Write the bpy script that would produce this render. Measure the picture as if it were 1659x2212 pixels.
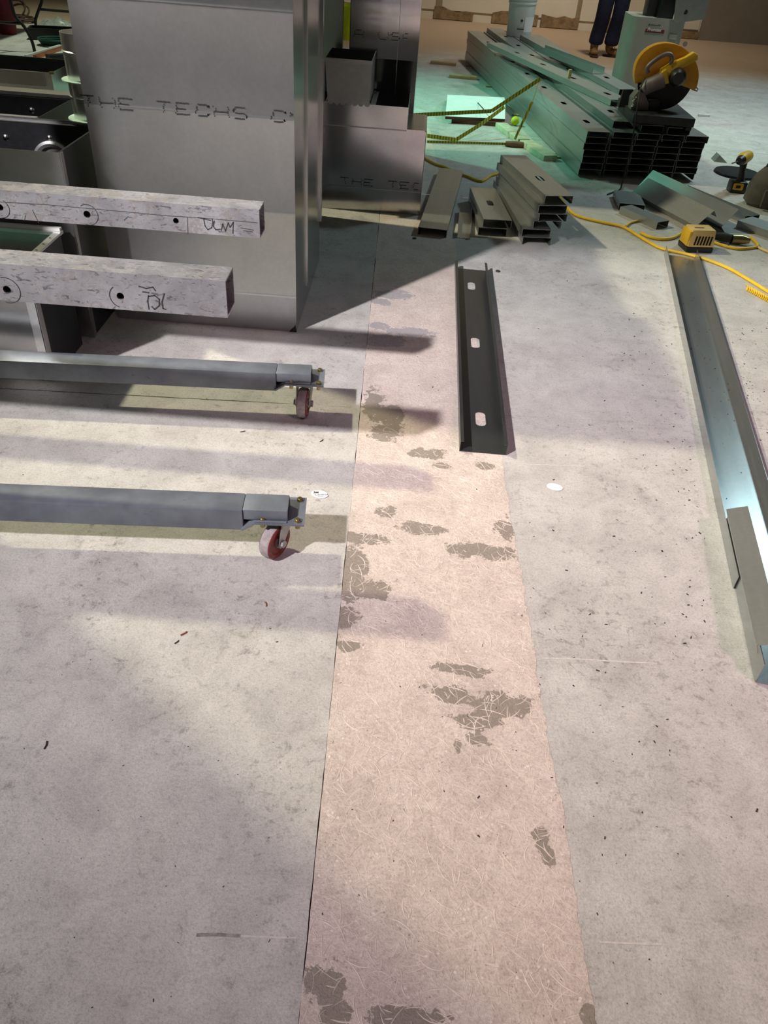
import bpy, bmesh, math, random
from mathutils import Vector, Matrix
from mathutils.geometry import tessellate_polygon
random.seed(7)
for o in list(bpy.data.objects): bpy.data.objects.remove(o, do_unlink=True)
SC = bpy.context.scene
COL = SC.collection
PI = math.pi
V = Vector

# ------------------------------------------------------------------ camera
W, H, F_PX, CAM_H = 1659.0, 2212.0, 1661.0, 1.47
CX, CY = 829.5, 1106.0
_d = V(((667.0 - CX) / F_PX, (3179.0 - CY) / F_PX, 1.0)).normalized()   # plumb line seen in the frame
_up = -_d
_fy = (V((0, 0, 1)) - _up * _up.z).normalized()
_rx = _fy.cross(_up)
def ray(x, y):
    v = V(((x - CX) / F_PX, (y - CY) / F_PX, 1.0))
    return V((v.dot(_rx), v.dot(_fy), v.dot(_up)))
def P(x, y, z=0.0):                  # pixel on the horizontal plane at height z
    r = ray(x, y); t = (z - CAM_H) / r.z
    return V((r.x * t, r.y * t, z))
def PY(x, y, Y):                     # pixel on the upright plane at depth Y
    r = ray(x, y); t = Y / r.y
    return V((r.x * t, Y, CAM_H + r.z * t))
def PX(x, y, X):
    r = ray(x, y); t = X / r.x
    return V((X, r.y * t, CAM_H + r.z * t))
cam = bpy.data.cameras.new('camera'); camo = bpy.data.objects.new('camera', cam); COL.objects.link(camo)
cam.sensor_fit = 'HORIZONTAL'; cam.sensor_width = 36.0; cam.lens = 36.0 * F_PX / W
cam.clip_start = 0.05; cam.clip_end = 200
cX = V((_rx.x, _fy.x, _up.x)); cYd = V((_rx.y, _fy.y, _up.y)); cZ = V((_rx.z, _fy.z, _up.z))
M = Matrix.Identity(4)
for i in range(3):
    M[i][0] = cX[i]; M[i][1] = -cYd[i]; M[i][2] = -cZ[i]
M[2][3] = CAM_H
camo.matrix_world = M
SC.camera = camo

# ------------------------------------------------------------------ light
w = bpy.data.worlds.new('world'); SC.world = w; w.use_nodes = True
w.node_tree.nodes['Background'].inputs[0].default_value = (0.84, 0.86, 0.80, 1)
w.node_tree.nodes['Background'].inputs[1].default_value = 0.055
def lamp(name, loc, power, color, size, spread=PI, aim=None):
    l = bpy.data.lights.new(name, 'AREA'); l.shape = 'DISK'; l.size = size; l.energy = power; l.color = color; l.spread = spread
    o = bpy.data.objects.new(name, l); COL.objects.link(o); o.location = loc
    if aim: o.rotation_euler = (V(aim) - V(loc)).to_track_quat('-Z', 'Y').to_euler()
    return o
D = math.radians
lamp('floodlight_white', (-5.5, -3.6, 7.0), 57, (1.0, 0.955, 0.975), 0.34, D(31), (0.35, 3.15, 0))
lamp('floodlight_warm', (-5.5, 5.2, 7.0), 100, (1.0, 0.94, 0.64), 0.30, D(70), (0.6, 2.8, 0))
lamp('floodlight_pink', (4.2, -3.0, 7.0), 10, (1.0, 0.55, 0.74), 1.2, D(30), (1.2, 1.5, 0))
lamp('floodlight_green', (-5.2, 8.9, 5.5), 27, (0.27, 1.0, 0.68), 0.6, D(34), (-0.1, 7.6, 0))
lamp('floodlight_cyan', (5.9, 9.4, 6.5), 52, (0.64, 0.94, 1.0), 0.9, D(70), (3.2, 7.4, 0))
lamp('fill_centre', (2.6, 7.0, 7.0), 22, (1.0, 0.96, 0.90), 0.6, D(54), (2.4, 8.2, 0))  # added fill that brightens the stud pile with neutral light
lamp('fill_back', (2.2, 10.4, 6.5), 60, (1.0, 0.90, 0.76), 0.6, D(84), (1.8, 14.2, 0.4))  # added fill aimed at the back wall and the worker
lamp('fill_left', (-2.7, 10.8, 7.0), 40, (0.86, 1.0, 0.78), 0.6, D(62), (-4.2, 9.3, 0))  # added fill to brighten the dim left background
SC.view_settings.view_transform = 'Standard'
SC.view_settings.look = 'None'
SC.view_settings.exposure = 0.0
SC.view_settings.gamma = 1.0
SC.view_settings.use_curve_mapping = False

# ------------------------------------------------------------------ materials
def srgb(r, g, b):
    f = lambda c: (c / 12.92 if c <= 0.04045 else ((c + 0.055) / 1.055) ** 2.4)
    return (f(r / 255), f(g / 255), f(b / 255), 1)
class N:
    def __init__(s, name):
        s.m = bpy.data.materials.new(name); s.m.use_nodes = True
        s.nt = s.m.node_tree; s.b = s.nt.nodes['Principled BSDF']
        s.tc = s.nt.nodes.new('ShaderNodeTexCoord')
    def n(s, t, **k):
        x = s.nt.nodes.new(t)
        for a, b in k.items(): setattr(x, a, b)
        return x
    def l(s, a, b): s.nt.links.new(a, b)
    def noise(s, scale, detail=4, rough=0.55, dist=0.0, stretch=None):
        x = s.n('ShaderNodeTexNoise'); x.inputs['Scale'].default_value = scale; x.inputs['Detail'].default_value = detail
        x.inputs['Roughness'].default_value = rough; x.inputs['Distortion'].default_value = dist
        if stretch:
            mp = s.n('ShaderNodeMapping'); mp.inputs['Scale'].default_value = stretch
            s.l(s.tc.outputs['Object'], mp.inputs[0]); s.l(mp.outputs[0], x.inputs[0])
        else: s.l(s.tc.outputs['Object'], x.inputs[0])
        return x.outputs[0]
    def ramp(s, f, stops):
        r = s.n('ShaderNodeValToRGB'); e = r.color_ramp.elements
        while len(e) < len(stops): e.new(0.5)
        for i, (p, c) in enumerate(stops): e[i].position = p; e[i].color = c if len(c) == 4 else (*c, 1)
        s.l(f, r.inputs[0]); return r.outputs[0]
    def mix(s, fac, a, b, mode='MIX'):
        x = s.n('ShaderNodeMix', data_type='RGBA', blend_type=mode)
        if isinstance(fac, (int, float)): x.inputs[0].default_value = fac
        else: s.l(fac, x.inputs[0])
        for v, i in ((a, 6), (b, 7)):
            if isinstance(v, tuple): x.inputs[i].default_value = v
            else: s.l(v, x.inputs[i])
        return x.outputs[2]
    def math(s, op, a, b=None):
        x = s.n('ShaderNodeMath', operation=op)
        for v, i in ((a, 0), (b, 1)):
            if v is None: continue
            if isinstance(v, (int, float)): x.inputs[i].default_value = v
            else: s.l(v, x.inputs[i])
        return x.outputs[0]
    def base(s, c):
        if isinstance(c, tuple): s.b.inputs['Base Color'].default_value = c
        else: s.l(c, s.b.inputs['Base Color'])
    def set(s, rough=None, metal=None):
        for v, k in ((rough, 'Roughness'), (metal, 'Metallic')):
            if v is None: continue
            if isinstance(v, (int, float)): s.b.inputs[k].default_value = v
            else: s.l(v, s.b.inputs[k])
    def bump(s, h, strength, dist=0.01):
        x = s.n('ShaderNodeBump'); x.inputs['Strength'].default_value = strength; x.inputs['Distance'].default_value = dist
        s.l(h, x.inputs['Height']); s.l(x.outputs[0], s.b.inputs['Normal'])
BW = lambda v: (v, v, v, 1)
def simple(name, c, rough=0.6, metal=0.0, var=0.18, scale=12, bump=0.0, bscale=60, stretch=None):
    k = N(name)
    c2 = tuple(max(0, x * (1 - var)) for x in c[:3]) + (1,)
    c1 = tuple(min(1, x * (1 + var * 0.6)) for x in c[:3]) + (1,)
    k.base(k.ramp(k.noise(scale, 5, 0.6, 0.2, stretch), [(0.35, c2), (0.65, c1)]))
    k.set(rough, metal)
    if bump: k.bump(k.noise(bscale, 4), bump, 0.004)
    return k.m
def galv(name, v=0.55, rough=0.36, metal=0.85, tint=(1, 1, 1), streak=None, bump=0.06):
    k = N(name)
    n1 = k.noise(5.0, 6, 0.6, 0.4, streak); n2 = k.noise(70, 3, 0.5)
    a = k.ramp(n1, [(0.32, BW(v * 0.93)), (0.68, BW(v * 1.05))])
    b = k.ramp(n2, [(0.40, BW(0.97)), (0.62, BW(1.02))])
    c = k.mix(1.0, a, b, 'MULTIPLY')
    k.base(k.mix(1.0, c, (*tint, 1), 'MULTIPLY'))
    k.set(k.math('ADD', k.math('MULTIPLY', k.noise(2.0, 2), 0.08), rough - 0.04), metal)
    k.bump(k.noise(1.6, 1), bump, 0.03)
    return k.m
MT = {}
MT['duct'] = galv('galvanised_duct_sheet', 0.46, 0.29, 0.90, (1, 1, 1), None)
MT['duct_mirror'] = galv('smooth_galvanised_sheet', 0.52, 0.15, 0.97, (1, 0.96, 0.98), None, 0.12)
MT['duct_side'] = galv('galvanised_duct_sheet_bright', 0.50, 0.24, 0.95)
MT['stud'] = galv('galvanised_stud', 0.42, 0.40, 0.80, (0.98, 1, 0.97), (6, .6, 6))
MT['track'] = galv('galvanised_track', 0.44, 0.25, 0.88, (0.97, 1, 1.0), (6, .6, 6))
MT['darkstud'] = galv('dark_oiled_stud', 0.11, 0.34, 0.75, (0.97, 1, 0.98), (6, .6, 6))
MT['spiral'] = galv('bright_round_duct', 0.72, 0.30, 0.82)
MT['liner'] = simple('black_duct_liner', (0.012, 0.012, 0.016, 1), 0.5, 0, 0.3, 30, 0.15, 40)
MT['pin'] = simple('shiny_pin_washer', (0.75, 0.75, 0.78, 1), 0.2, 1.0)
MT['cyanflange'] = simple('pale_mint_gasket', srgb(176, 208, 196), 0.6)
MT['darkside'] = simple('shaded_side_and_dark_scrap', (0.025, 0.030, 0.034, 1), 0.35, 0.3, 0.2)  # shade of unlit duct sides put into the colour; also dark tray and scrap
MT['tealsheet'] = simple('teal_lit_sheet', srgb(70, 128, 118), 0.4, 0.3)  # teal of the reflected light put into the sheet's colour
MT['graypaint'] = None
MT['black'] = simple('black_plastic', (0.012, 0.012, 0.013, 1), 0.45)
MT['hole'] = simple('hollow_shade', (0.004, 0.004, 0.004, 1), 0.9)  # near-black colour stands for the shade inside holes and hollows
MT['ink'] = simple('black_ink', (0.02, 0.02, 0.025, 1), 0.7)
MT['marker'] = simple('black_marker', (0.03, 0.03, 0.035, 1), 0.6)
MT['bolt'] = simple('brassy_zinc_bolt', srgb(150, 138, 96), 0.32, 0.9)
MT['zinc'] = simple('zinc_plated_steel', (0.36, 0.36, 0.34, 1), 0.42, 0.65)
MT['tread'] = simple('worn_grey_tread', srgb(150, 140, 140), 0.7, 0, 0.25, 60, 0.3, 90)
MT['redwheel'] = simple('red_polyurethane', srgb(122, 42, 36), 0.45, 0, 0.35, 80)
MT['wood'] = simple('pale_lumber', srgb(176, 158, 112), 0.75, 0, 0.25, 18, 0.2, 60, (1, 8, 8))
MT['greenwood'] = simple('lumber_with_pale_face', srgb(188, 190, 162), 0.75, 0, 0.2, 18, 0.2, 60)
MT['brownwood'] = simple('brown_wood', srgb(110, 80, 55), 0.7)
MT['white'] = simple('white_plastic', srgb(222, 224, 220), 0.4, 0, 0.06)
MT['whiteboard'] = simple('white_sheet_board', srgb(226, 232, 230), 0.55, 0, 0.06)
MT['brownboard'] = simple('brown_board_back', srgb(96, 66, 52), 0.8)
MT['sticker'] = simple('white_sticker_paper', srgb(240, 238, 238), 0.5, 0, 0.02)
MT['yellow'] = simple('yellow_cord_jacket', srgb(228, 186, 40), 0.5, 0, 0.12)
MT['olivetape'] = None
MT['toolyellow'] = simple('tool_yellow_plastic', srgb(222, 176, 38), 0.45, 0, 0.15)
MT['palewarm'] = simple('dusty_yellow_plastic', srgb(224, 190, 120), 0.55, 0, 0.12)
MT['guard'] = simple('orange_yellow_guard', srgb(206, 140, 16), 0.35, 0, 0.15)
MT['toolgray'] = simple('warm_grey_casting', srgb(112, 100, 98), 0.5, 0.2)
MT['bladedark'] = simple('abrasive_wheel', (0.012, 0.010, 0.013, 1), 0.7)
MT['sawbase'] = simple('grimy_black_steel', (0.028, 0.026, 0.027, 1), 0.55, 0.3, 0.3, 25)
MT['cabinet'] = simple('grey_green_enamel', srgb(150, 150, 140), 0.4, 0, 0.05)
MT['redlabel'] = simple('dark_red_label', srgb(110, 30, 34), 0.5)
MT['jeans'] = simple('dark_blue_denim', srgb(30, 34, 66), 0.85, 0, 0.35, 25, 0.2, 200)
MT['boot'] = simple('tan_work_boot', srgb(132, 96, 52), 0.75, 0, 0.25, 30)
MT['sole'] = simple('boot_sole', srgb(70, 48, 30), 0.8)
MT['skin'] = simple('skin', srgb(190, 140, 112), 0.55, 0, 0.06)
MT['shirt'] = simple('grey_shirt', srgb(92, 96, 100), 0.85)
MT['hair'] = simple('dark_hair', srgb(40, 30, 24), 0.7)
MT['redbin'] = simple('dark_red_fabric', srgb(112, 26, 36), 0.7, 0, 0.25, 20)
MT['lime'] = simple('lime_yellow_plastic', srgb(196, 222, 20), 0.5, 0, 0.1)
MT['brownwire'] = simple('brown_wire', srgb(86, 62, 48), 0.6)
MT['greenwire'] = simple('green_hose', srgb(30, 74, 62), 0.5)
MT['copper'] = simple('copper_strip', srgb(188, 120, 84), 0.35, 0.8)
MT['bagfabric'] = simple('grey_brown_canvas', srgb(88, 80, 72), 0.9, 0, 0.3, 14, 0.4, 120)
MT['debris'] = simple('dark_debris', srgb(52, 46, 44), 0.8)
MT['splinter'] = simple('orange_splinter', srgb(150, 88, 60), 0.7)
MT['tornpaper'] = simple('torn_brown_paper', srgb(140, 116, 84), 0.9, 0, 0.35, 12)
MT['stripbrown'] = simple('joint_strip_brown', srgb(150, 134, 108), 0.9, 0, 0.2, 10)

k = N('clear_crinkled_plastic'); k.base((0.8, 0.85, 0.83, 1)); k.set(0.12, 0); k.b.inputs['Transmission Weight'].default_value = 0.75
k.bump(k.noise(40, 4), 0.6, 0.01); MT['plastic'] = k.m
# grey painted steel with chips
k = N('grey_painted_steel')
chip = k.ramp(k.noise(26, 6, 0.7, 0.3, (0.5, 1, 1)), [(0.30, BW(1)), (0.335, BW(0))])
pc = k.ramp(k.noise(7, 5, 0.6), [(0.35, srgb(92, 97, 106)), (0.65, srgb(118, 124, 132))])
k.base(k.mix(chip, pc, srgb(74, 74, 76))); k.set(0.42, 0.25); k.bump(k.noise(60, 3), 0.08, 0.004); MT['graypaint'] = k.m
# scuffed aluminium of the lift forks
k = N('scuffed_aluminium')
a = k.ramp(k.noise(6, 6, 0.65, 0.5), [(0.35, srgb(156, 154, 160)), (0.7, srgb(200, 199, 206))])
sc1 = k.ramp(k.noise(16, 8, 0.72, 0.9), [(0.515, BW(0)), (0.575, BW(1))])
sc2 = k.ramp(k.noise(95, 6, 0.7, 1.2, (0.35, 1, 1)), [(0.56, BW(0)), (0.63, BW(1))])
c = k.mix(k.math('MULTIPLY', sc1, 0.8), a, srgb(112, 106, 102)); c = k.mix(k.math('MULTIPLY', sc2, 0.7), c, srgb(70, 66, 66))
k.base(c); k.set(k.ramp(sc1, [(0, BW(0.34)), (1, BW(0.6))]), k.ramp(sc1, [(0, BW(0.62)), (1, BW(0.15))]))
k.bump(k.noise(50, 6, 0.7, 0.8), 0.25, 0.004); MT['alu'] = k.m
# tape measure with tick bands
k = N('yellow_measuring_tape')
wv = k.n('ShaderNodeTexWave'); wv.wave_type = 'BANDS'; wv.inputs['Scale'].default_value = 14; k.l(k.tc.outputs['Object'], wv.inputs[0])
k.base(k.ramp(wv.outputs[1], [(0.80, srgb(168, 160, 40)), (0.9, srgb(70, 66, 24))])); k.set(0.45, 0); MT['olivetape'] = k.m

# floor: worn concrete, the trench infill has its own pinkish patching compound
def floor_mat(name, strip):
    k = N(name)
    sep = k.n('ShaderNodeSeparateXYZ'); k.l(k.tc.outputs['Object'], sep.inputs[0])
    big = k.noise(1.1, 5, 0.6, 0.3); mid = k.noise(6.5, 7, 0.65, 0.6); fine = k.noise(120, 4, 0.7); grit = k.noise(330, 2, 0.6)
    con = k.ramp(mid, [(0.28, srgb(164, 160, 156)), (0.48, srgb(180, 177, 172)), (0.75, srgb(196, 193, 188))])
    dirt = k.ramp(k.noise(2.3, 8, 0.72, 0.8), [(0.46, BW(0)), (0.66, BW(1))])
    con = k.mix(k.math('MULTIPLY', dirt, 0.10), con, srgb(128, 122, 116))
    blot = k.ramp(k.noise(34, 9, 0.78, 0.4), [(0.52, BW(0)), (0.65, BW(1))])
    con = k.mix(k.math('MULTIPLY', k.math('MULTIPLY', blot, k.ramp(dirt, [(0.0, BW(0.28)), (0.8, BW(1))])), 0.8), con, srgb(104, 98, 94))
    if strip:
        pb = k.ramp(mid, [(0.30, srgb(188, 174, 166)), (0.52, srgb(205, 191, 182)), (0.78, srgb(215, 203, 194))])
        pb = k.mix(k.math('MULTIPLY', k.ramp(k.noise(34, 6, 0.7, 1.5), [(0.42, BW(1)), (0.52, BW(0))]), 0.28), pb, srgb(170, 150, 140))
        dn = k.n('ShaderNodeTexNoise'); dn.inputs['Scale'].default_value = 17; dn.inputs['Detail'].default_value = 6; dn.inputs['Roughness'].default_value = 0.7
        k.l(k.tc.outputs['Object'], dn.inputs[0])
        d = None
        for (x, y, ax, ay) in BARE:
            c0 = P(x, y); sx = abs(P(x + ax, y).x - c0.x); sy = abs(P(x, y - ay).y - c0.y)
            s1 = k.n('ShaderNodeVectorMath', operation='SUBTRACT'); k.l(k.tc.outputs['Object'], s1.inputs[0]); s1.inputs[1].default_value = (c0.x, c0.y, 0)
            s2 = k.n('ShaderNodeVectorMath', operation='MULTIPLY'); k.l(s1.outputs[0], s2.inputs[0]); s2.inputs[1].default_value = (1 / sx, 1 / sy, 0)
            s3 = k.n('ShaderNodeVectorMath', operation='LENGTH'); k.l(s2.outputs[0], s3.inputs[0])
            d = s3.outputs['Value'] if d is None else k.math('MINIMUM', d, s3.outputs['Value'])
        d = k.math('ADD', d, k.math('MULTIPLY', k.math('SUBTRACT', dn.outputs[0], 0.5), 3.2))
        bare = k.ramp(d, [(0.92, BW(1)), (1.0, BW(0))])
        upper = k.math('LESS_THAN', sep.outputs[1], 2.75)
        bc = k.mix(upper, srgb(152, 148, 150), srgb(124, 115, 104))
        con = k.mix(k.math('MULTIPLY', bare, k.math('ADD', k.math('MULTIPLY', fine, 0.5), 0.55)), pb, bc)
    dust = k.n('ShaderNodeMapRange'); k.l(k.math('ADD', sep.outputs[1], k.math('MULTIPLY', big, 2.4)), dust.inputs[0])
    dust.inputs[1].default_value = 11.2; dust.inputs[2].default_value = 12.6; dust.inputs[3].default_value = 0; dust.inputs[4].default_value = 0.85
    con = k.mix(dust.outputs[0], con, srgb(178, 150, 118))
    f2 = k.mix(0.5, k.ramp(fine, [(0.30, BW(0.66)), (0.5, BW(1.0)), (0.72, BW(1.16))]), k.ramp(k.noise(230, 3, 0.6), [(0.32, BW(0.66)), (0.5, BW(1.0)), (0.70, BW(1.18))]))
    con = k.mix(1.0, con, f2, 'MULTIPLY')
    vo = k.n('ShaderNodeTexVoronoi'); vo.inputs['Scale'].default_value = 70; k.l(k.tc.outputs['Object'], vo.inputs[0])
    pit = k.ramp(vo.outputs['Distance'], [(0.07 if not strip else 0.10, BW(1)), (0.12 if not strip else 0.17, BW(0))])
    pm = k.ramp(k.noise(9, 3), [(0.50, BW(0)), (0.60, BW(1))])
    con = k.mix(k.math('MULTIPLY', k.math('MULTIPLY', pit, pm), 0.55), con, srgb(88, 82, 80))
    if strip:
        v2 = k.n('ShaderNodeTexVoronoi'); v2.inputs['Scale'].default_value = 75; k.l(k.tc.outputs['Object'], v2.inputs[0])
        wp = k.ramp(v2.outputs['Distance'], [(0.13, BW(1)), (0.26, BW(0))]); wm = k.ramp(k.noise(22, 2), [(0.52, BW(0)), (0.58, BW(1))])
        con = k.mix(k.math('MULTIPLY', k.math('MULTIPLY', wp, wm), 0.7), con, srgb(232, 220, 214))
    k.base(con); k.set(k.ramp(mid, [(0.3, BW(0.62)), (0.7, BW(0.8))]), 0)
    hh = k.math('ADD', k.math('MULTIPLY', fine, 0.6), k.math('MULTIPLY', grit, 0.4))
    if strip: hh = k.math('ADD', hh, k.math('MULTIPLY', k.noise(38, 6, 0.7, 2.0), 1.4))
    k.bump(hh, 0.6 if not strip else 0.7, 0.003)
    return k.m
BARE = [(1000, 1448, 56, 13), (1075, 1525, 62, 34), (965, 1500, 46, 22), (1040, 1560, 60, 22), (1030, 1598, 26, 16), (990, 1615, 12, 18), (1168, 1815, 18, 28), (1185, 1850, 16, 28),
        (800, 1275, 52, 26), (760, 1240, 38, 60), (915, 1142, 55, 12), (1040, 1190, 72, 18), (1092, 1140, 22, 24), (790, 1165, 46, 14), (700, 2120, 46, 46), (870, 2200, 90, 34), (730, 2195, 36, 30),
        (745, 1330, 26, 26), (755, 1395, 30, 12), (835, 895, 38, 26), (805, 870, 22, 30), (925, 980, 42, 11), (835, 935, 34, 20), (850, 637, 42, 10), (822, 652, 22, 8), (822, 706, 22, 9), (890, 718, 56, 10), (830, 735, 40, 14),
        (1050, 1006, 20, 8), (958, 1008, 22, 8), (1275, 2195, 20, 26), (830, 1105, 30, 12)]
MT['floor'] = floor_mat('worn_concrete', False)
MT['strip'] = floor_mat('patched_trench_concrete', True)
MT['underfloor'] = simple('dark_joint_dirt', srgb(58, 52, 46), 0.9)
MT['ridge'] = simple('trowelled_compound', srgb(207, 193, 183), 0.75, 0, 0.12, 30)
k = N('painted_drywall')
k.base(k.mix(k.ramp(k.noise(1.4, 5, 0.6, 0.4), [(0.45, BW(0)), (0.8, BW(0.6))]), k.ramp(k.noise(0.5, 3), [(0.4, srgb(206, 196, 176)), (0.6, srgb(222, 214, 196))]), srgb(196, 180, 150)))
k.set(0.85, 0); MT['drywall'] = k.m
MT['graywall'] = simple('bare_shaded_wall', srgb(128, 118, 104), 0.9, 0, 0.08, 3)  # unpainted wall, with its shade put into the grey

# ------------------------------------------------------------------ mesh helpers
class MB:
    def __init__(s): s.v = []; s.f = []
    def add(s, vs, fs):
        o = len(s.v); s.v += [V(p) for p in vs]; s.f += [tuple(i + o for i in f) for f in fs]; return s
    def box(s, x0, x1, y0, y1, z0, z1, m=None):
        vs = [V((x, y, z)) for z in (z0, z1) for y in (y0, y1) for x in (x0, x1)]
        if m is not None: vs = [m @ p for p in vs]
        return s.add(vs, [(0, 2, 3, 1), (4, 5, 7, 6), (0, 1, 5, 4), (2, 6, 7, 3), (0, 4, 6, 2), (1, 3, 7, 5)])
    def prism(s, pts, vec):
        pts = [V(p) for p in pts]; vec = V(vec); n = len(pts)
        nr = V((0, 0, 0))
        for i in range(n): nr += pts[i].cross(pts[(i + 1) % n])
        if nr.dot(vec) > 0: pts = pts[::-1]
        return s.add(pts + [p + vec for p in pts], [tuple(range(n)), tuple(range(2 * n - 1, n - 1, -1))] + [((i + 1) % n, i, i + n, (i + 1) % n + n) for i in range(n)])
    def tube(s, pts, r, n=8, caps=True, closed=False):
        pts = [V(p) for p in pts]; k = len(pts); rings = []; prev = None
        for i, p in enumerate(pts):
            if closed: t = pts[(i + 1) % k] - pts[i - 1]
            else: t = pts[min(i + 1, k - 1)] - pts[max(i - 1, 0)]
            if t.length < 1e-9: t = V((0, 0, 1))
            t.normalize()
            if prev is None:
                a = V((0, 0, 1)) if abs(t.z) < 0.9 else V((1, 0, 0)); u = t.cross(a).normalized()
            else:
                u = prev - t * prev.dot(t); u = u.normalized() if u.length > 1e-6 else t.orthogonal().normalized()
            prev = u; b = t.cross(u); rr = r[i] if isinstance(r, (list, tuple)) else r
            rings.append([p + (u * math.cos(2 * PI * j / n) + b * math.sin(2 * PI * j / n)) * rr for j in range(n)])
        vs = [p for q in rings for p in q]; fs = []
        for i in range(k if closed else k - 1):
            i2 = (i + 1) % k
            for j in range(n): fs.append((i * n + j, i * n + (j + 1) % n, i2 * n + (j + 1) % n, i2 * n + j))
        if caps and not closed: fs.append(tuple(range(n - 1, -1, -1))); fs.append(tuple((k - 1) * n + j for j in range(n)))
        return s.add(vs, fs)
    def cyl(s, a, b, r, n=16, r2=None): return s.tube([a, b], [r, r if r2 is None else r2], n)
    def lathe(s, prof, org=(0, 0, 0), axis=(0, 0, 1), n=24, a0=0.0, a1=2 * PI):
        ax = V(axis).normalized(); u = ax.orthogonal().normalized(); b = ax.cross(u); org = V(org); vs = []; full = abs(a1 - a0 - 2 * PI) < 1e-6
        m = n if full else n + 1
        for (r, z) in prof:
            for j in range(m):
                t = a0 + (a1 - a0) * j / n; vs.append(org + ax * z + (u * math.cos(t) + b * math.sin(t)) * r)
        fs = []
        for i in range(len(prof) - 1):
            for j in range(n):
                j2 = (j + 1) % m
                fs.append((i * m + j, i * m + j2, (i + 1) * m + j2, (i + 1) * m + j))
        return s.add(vs, fs)
    def plate(s, outer, holes, o, u, v, t):
        o, u, v = V(o), V(u), V(v); nrm = u.cross(v).normalized() * t
        loops = [outer] + holes
        flat = [q for lp in loops for q in lp]
        tris = tessellate_polygon([[V((q[0], q[1], 0)) for q in lp] for lp in loops])
        a = [o + u * q[0] + v * q[1] for q in flat]; n = len(flat)
        vs = a + [p + nrm for p in a]; fs = []
        for tr in tris:
            p0, p1, p2 = (V((*flat[i], 0)) for i in tr)
            if (p1 - p0).cross(p2 - p0).z < 0: tr = tr[::-1]
            fs.append((tr[2], tr[1], tr[0])); fs.append(tuple(i + n for i in tr))
        st = 0
        for li, lp in enumerate(loops):
            k = len(lp); area = sum(lp[i][0] * lp[(i + 1) % k][1] - lp[(i + 1) % k][0] * lp[i][1] for i in range(k))
            ccw = area > 0
            if li > 0: ccw = not ccw
            for i in range(k):
                x, y = st + i, st + (i + 1) % k
                fs.append((x, y, y + n, x + n) if ccw else (y, x, x + n, y + n))
            st += k
        return s.add(vs, fs)
    def ribbon(s, pts, o, u, v, wd, lift):
        o, u, v = V(o), V(u), V(v); nn = u.cross(v).normalized() * lift
        for i in range(len(pts) - 1):
            a = V(pts[i]); b = V(pts[i + 1]); d = (b - a)
            if d.length < 1e-9: continue
            d.normalize(); e = V((-d.y, d.x)) * wd * 0.5; a2 = a - d * wd * 0.3; b2 = b + d * wd * 0.3
            q = [a2 - e, b2 - e, b2 + e, a2 + e]
            s.add([o + u * p.x + v * p.y + nn for p in q], [(0, 1, 2, 3)])
        return s
    def xf(s, m): s.v = [m @ p for p in s.v]; return s
    def mesh(s, name, bevel=0.0, sharp=35, recalc=False):
        me = bpy.data.meshes.new(name); me.from_pydata([tuple(p) for p in s.v], [], s.f); me.update()
        if bevel or recalc:
            bm = bmesh.new(); bm.from_mesh(me)
            if recalc: bmesh.ops.recalc_face_normals(bm, faces=bm.faces)
            if bevel: bmesh.ops.bevel(bm, geom=[e for e in bm.edges if len(e.link_faces) == 2 and e.calc_face_angle(0) > 0.5], offset=bevel, segments=2, affect='EDGES', profile=0.6)
            bm.to_mesh(me); bm.free()
        me.polygons.foreach_set('use_smooth', [True] * len(me.polygons)); me.set_sharp_from_angle(angle=math.radians(sharp))
        return me
def tag(o, label=None, cat=None, group=None, kind=None):
    for kk, vv in (('label', label), ('category', cat), ('group', group), ('kind', kind)):
        if vv: o[kk] = vv
    return o
def thing(name, label, cat, loc, rotz=0.0, group=None):
    o = bpy.data.objects.new(name, None); COL.objects.link(o); o.location = loc; o.rotation_euler = (0, 0, rotz)
    o.empty_display_size = 0.05; tag(o, label, cat, group); return o
def root_of(o):
    while o.parent: o = o.parent
    return o
def part(name, mb, mat, parent, world=True, label=None, kind=None, **k):
    """mesh under a thing or part; world=True takes coordinates of the place, else of the thing"""
    if world:
        r = root_of(parent); m = (Matrix.Translation(r.location) @ r.rotation_euler.to_matrix().to_4x4()).inverted(); mb.xf(m)
    o = bpy.data.objects.new(name, mb.mesh(name, **k)); COL.objects.link(o); o.parent = parent
    o.data.materials.append(MT[mat] if isinstance(mat, str) else mat); tag(o, label, kind=kind); return o
def single(name, mb, mat, label=None, cat=None, loc=None, rotz=0.0, group=None, kind=None, **k):
    """a thing that is one mesh; vertices are given in the place and moved to its own origin"""
    if loc is not None: mb.xf((Matrix.Translation(V(loc)) @ Matrix.Rotation(rotz, 4, 'Z')).inverted())
    o = bpy.data.objects.new(name, mb.mesh(name, **k)); COL.objects.link(o)
    if loc is not None: o.location = loc; o.rotation_euler = (0, 0, rotz)
    o.data.materials.append(MT[mat] if isinstance(mat, str) else mat); tag(o, label, cat, group, kind); return o
def copy_tree(o, parent=None):
    c = o.copy(); COL.objects.link(c); c.parent = parent
    for ch in list(o.children): copy_tree(ch, c)
    return c
def rrect(w, h, r, n=4, cx=0, cy=0):
    pts = []
    for (sx, sy, a) in ((1, 1, 0), (-1, 1, 90), (-1, -1, 180), (1, -1, 270)):
        for i in range(n + 1):
            t = math.radians(a + 90 * i / n); pts.append((cx + sx * (w / 2 - r) + r * math.cos(t), cy + sy * (h / 2 - r) + r * math.sin(t)))
    return pts
def circ(r, n=20, cx=0, cy=0): return [(cx + r * math.cos(2 * PI * i / n), cy + r * math.sin(2 * PI * i / n)) for i in range(n)]
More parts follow.
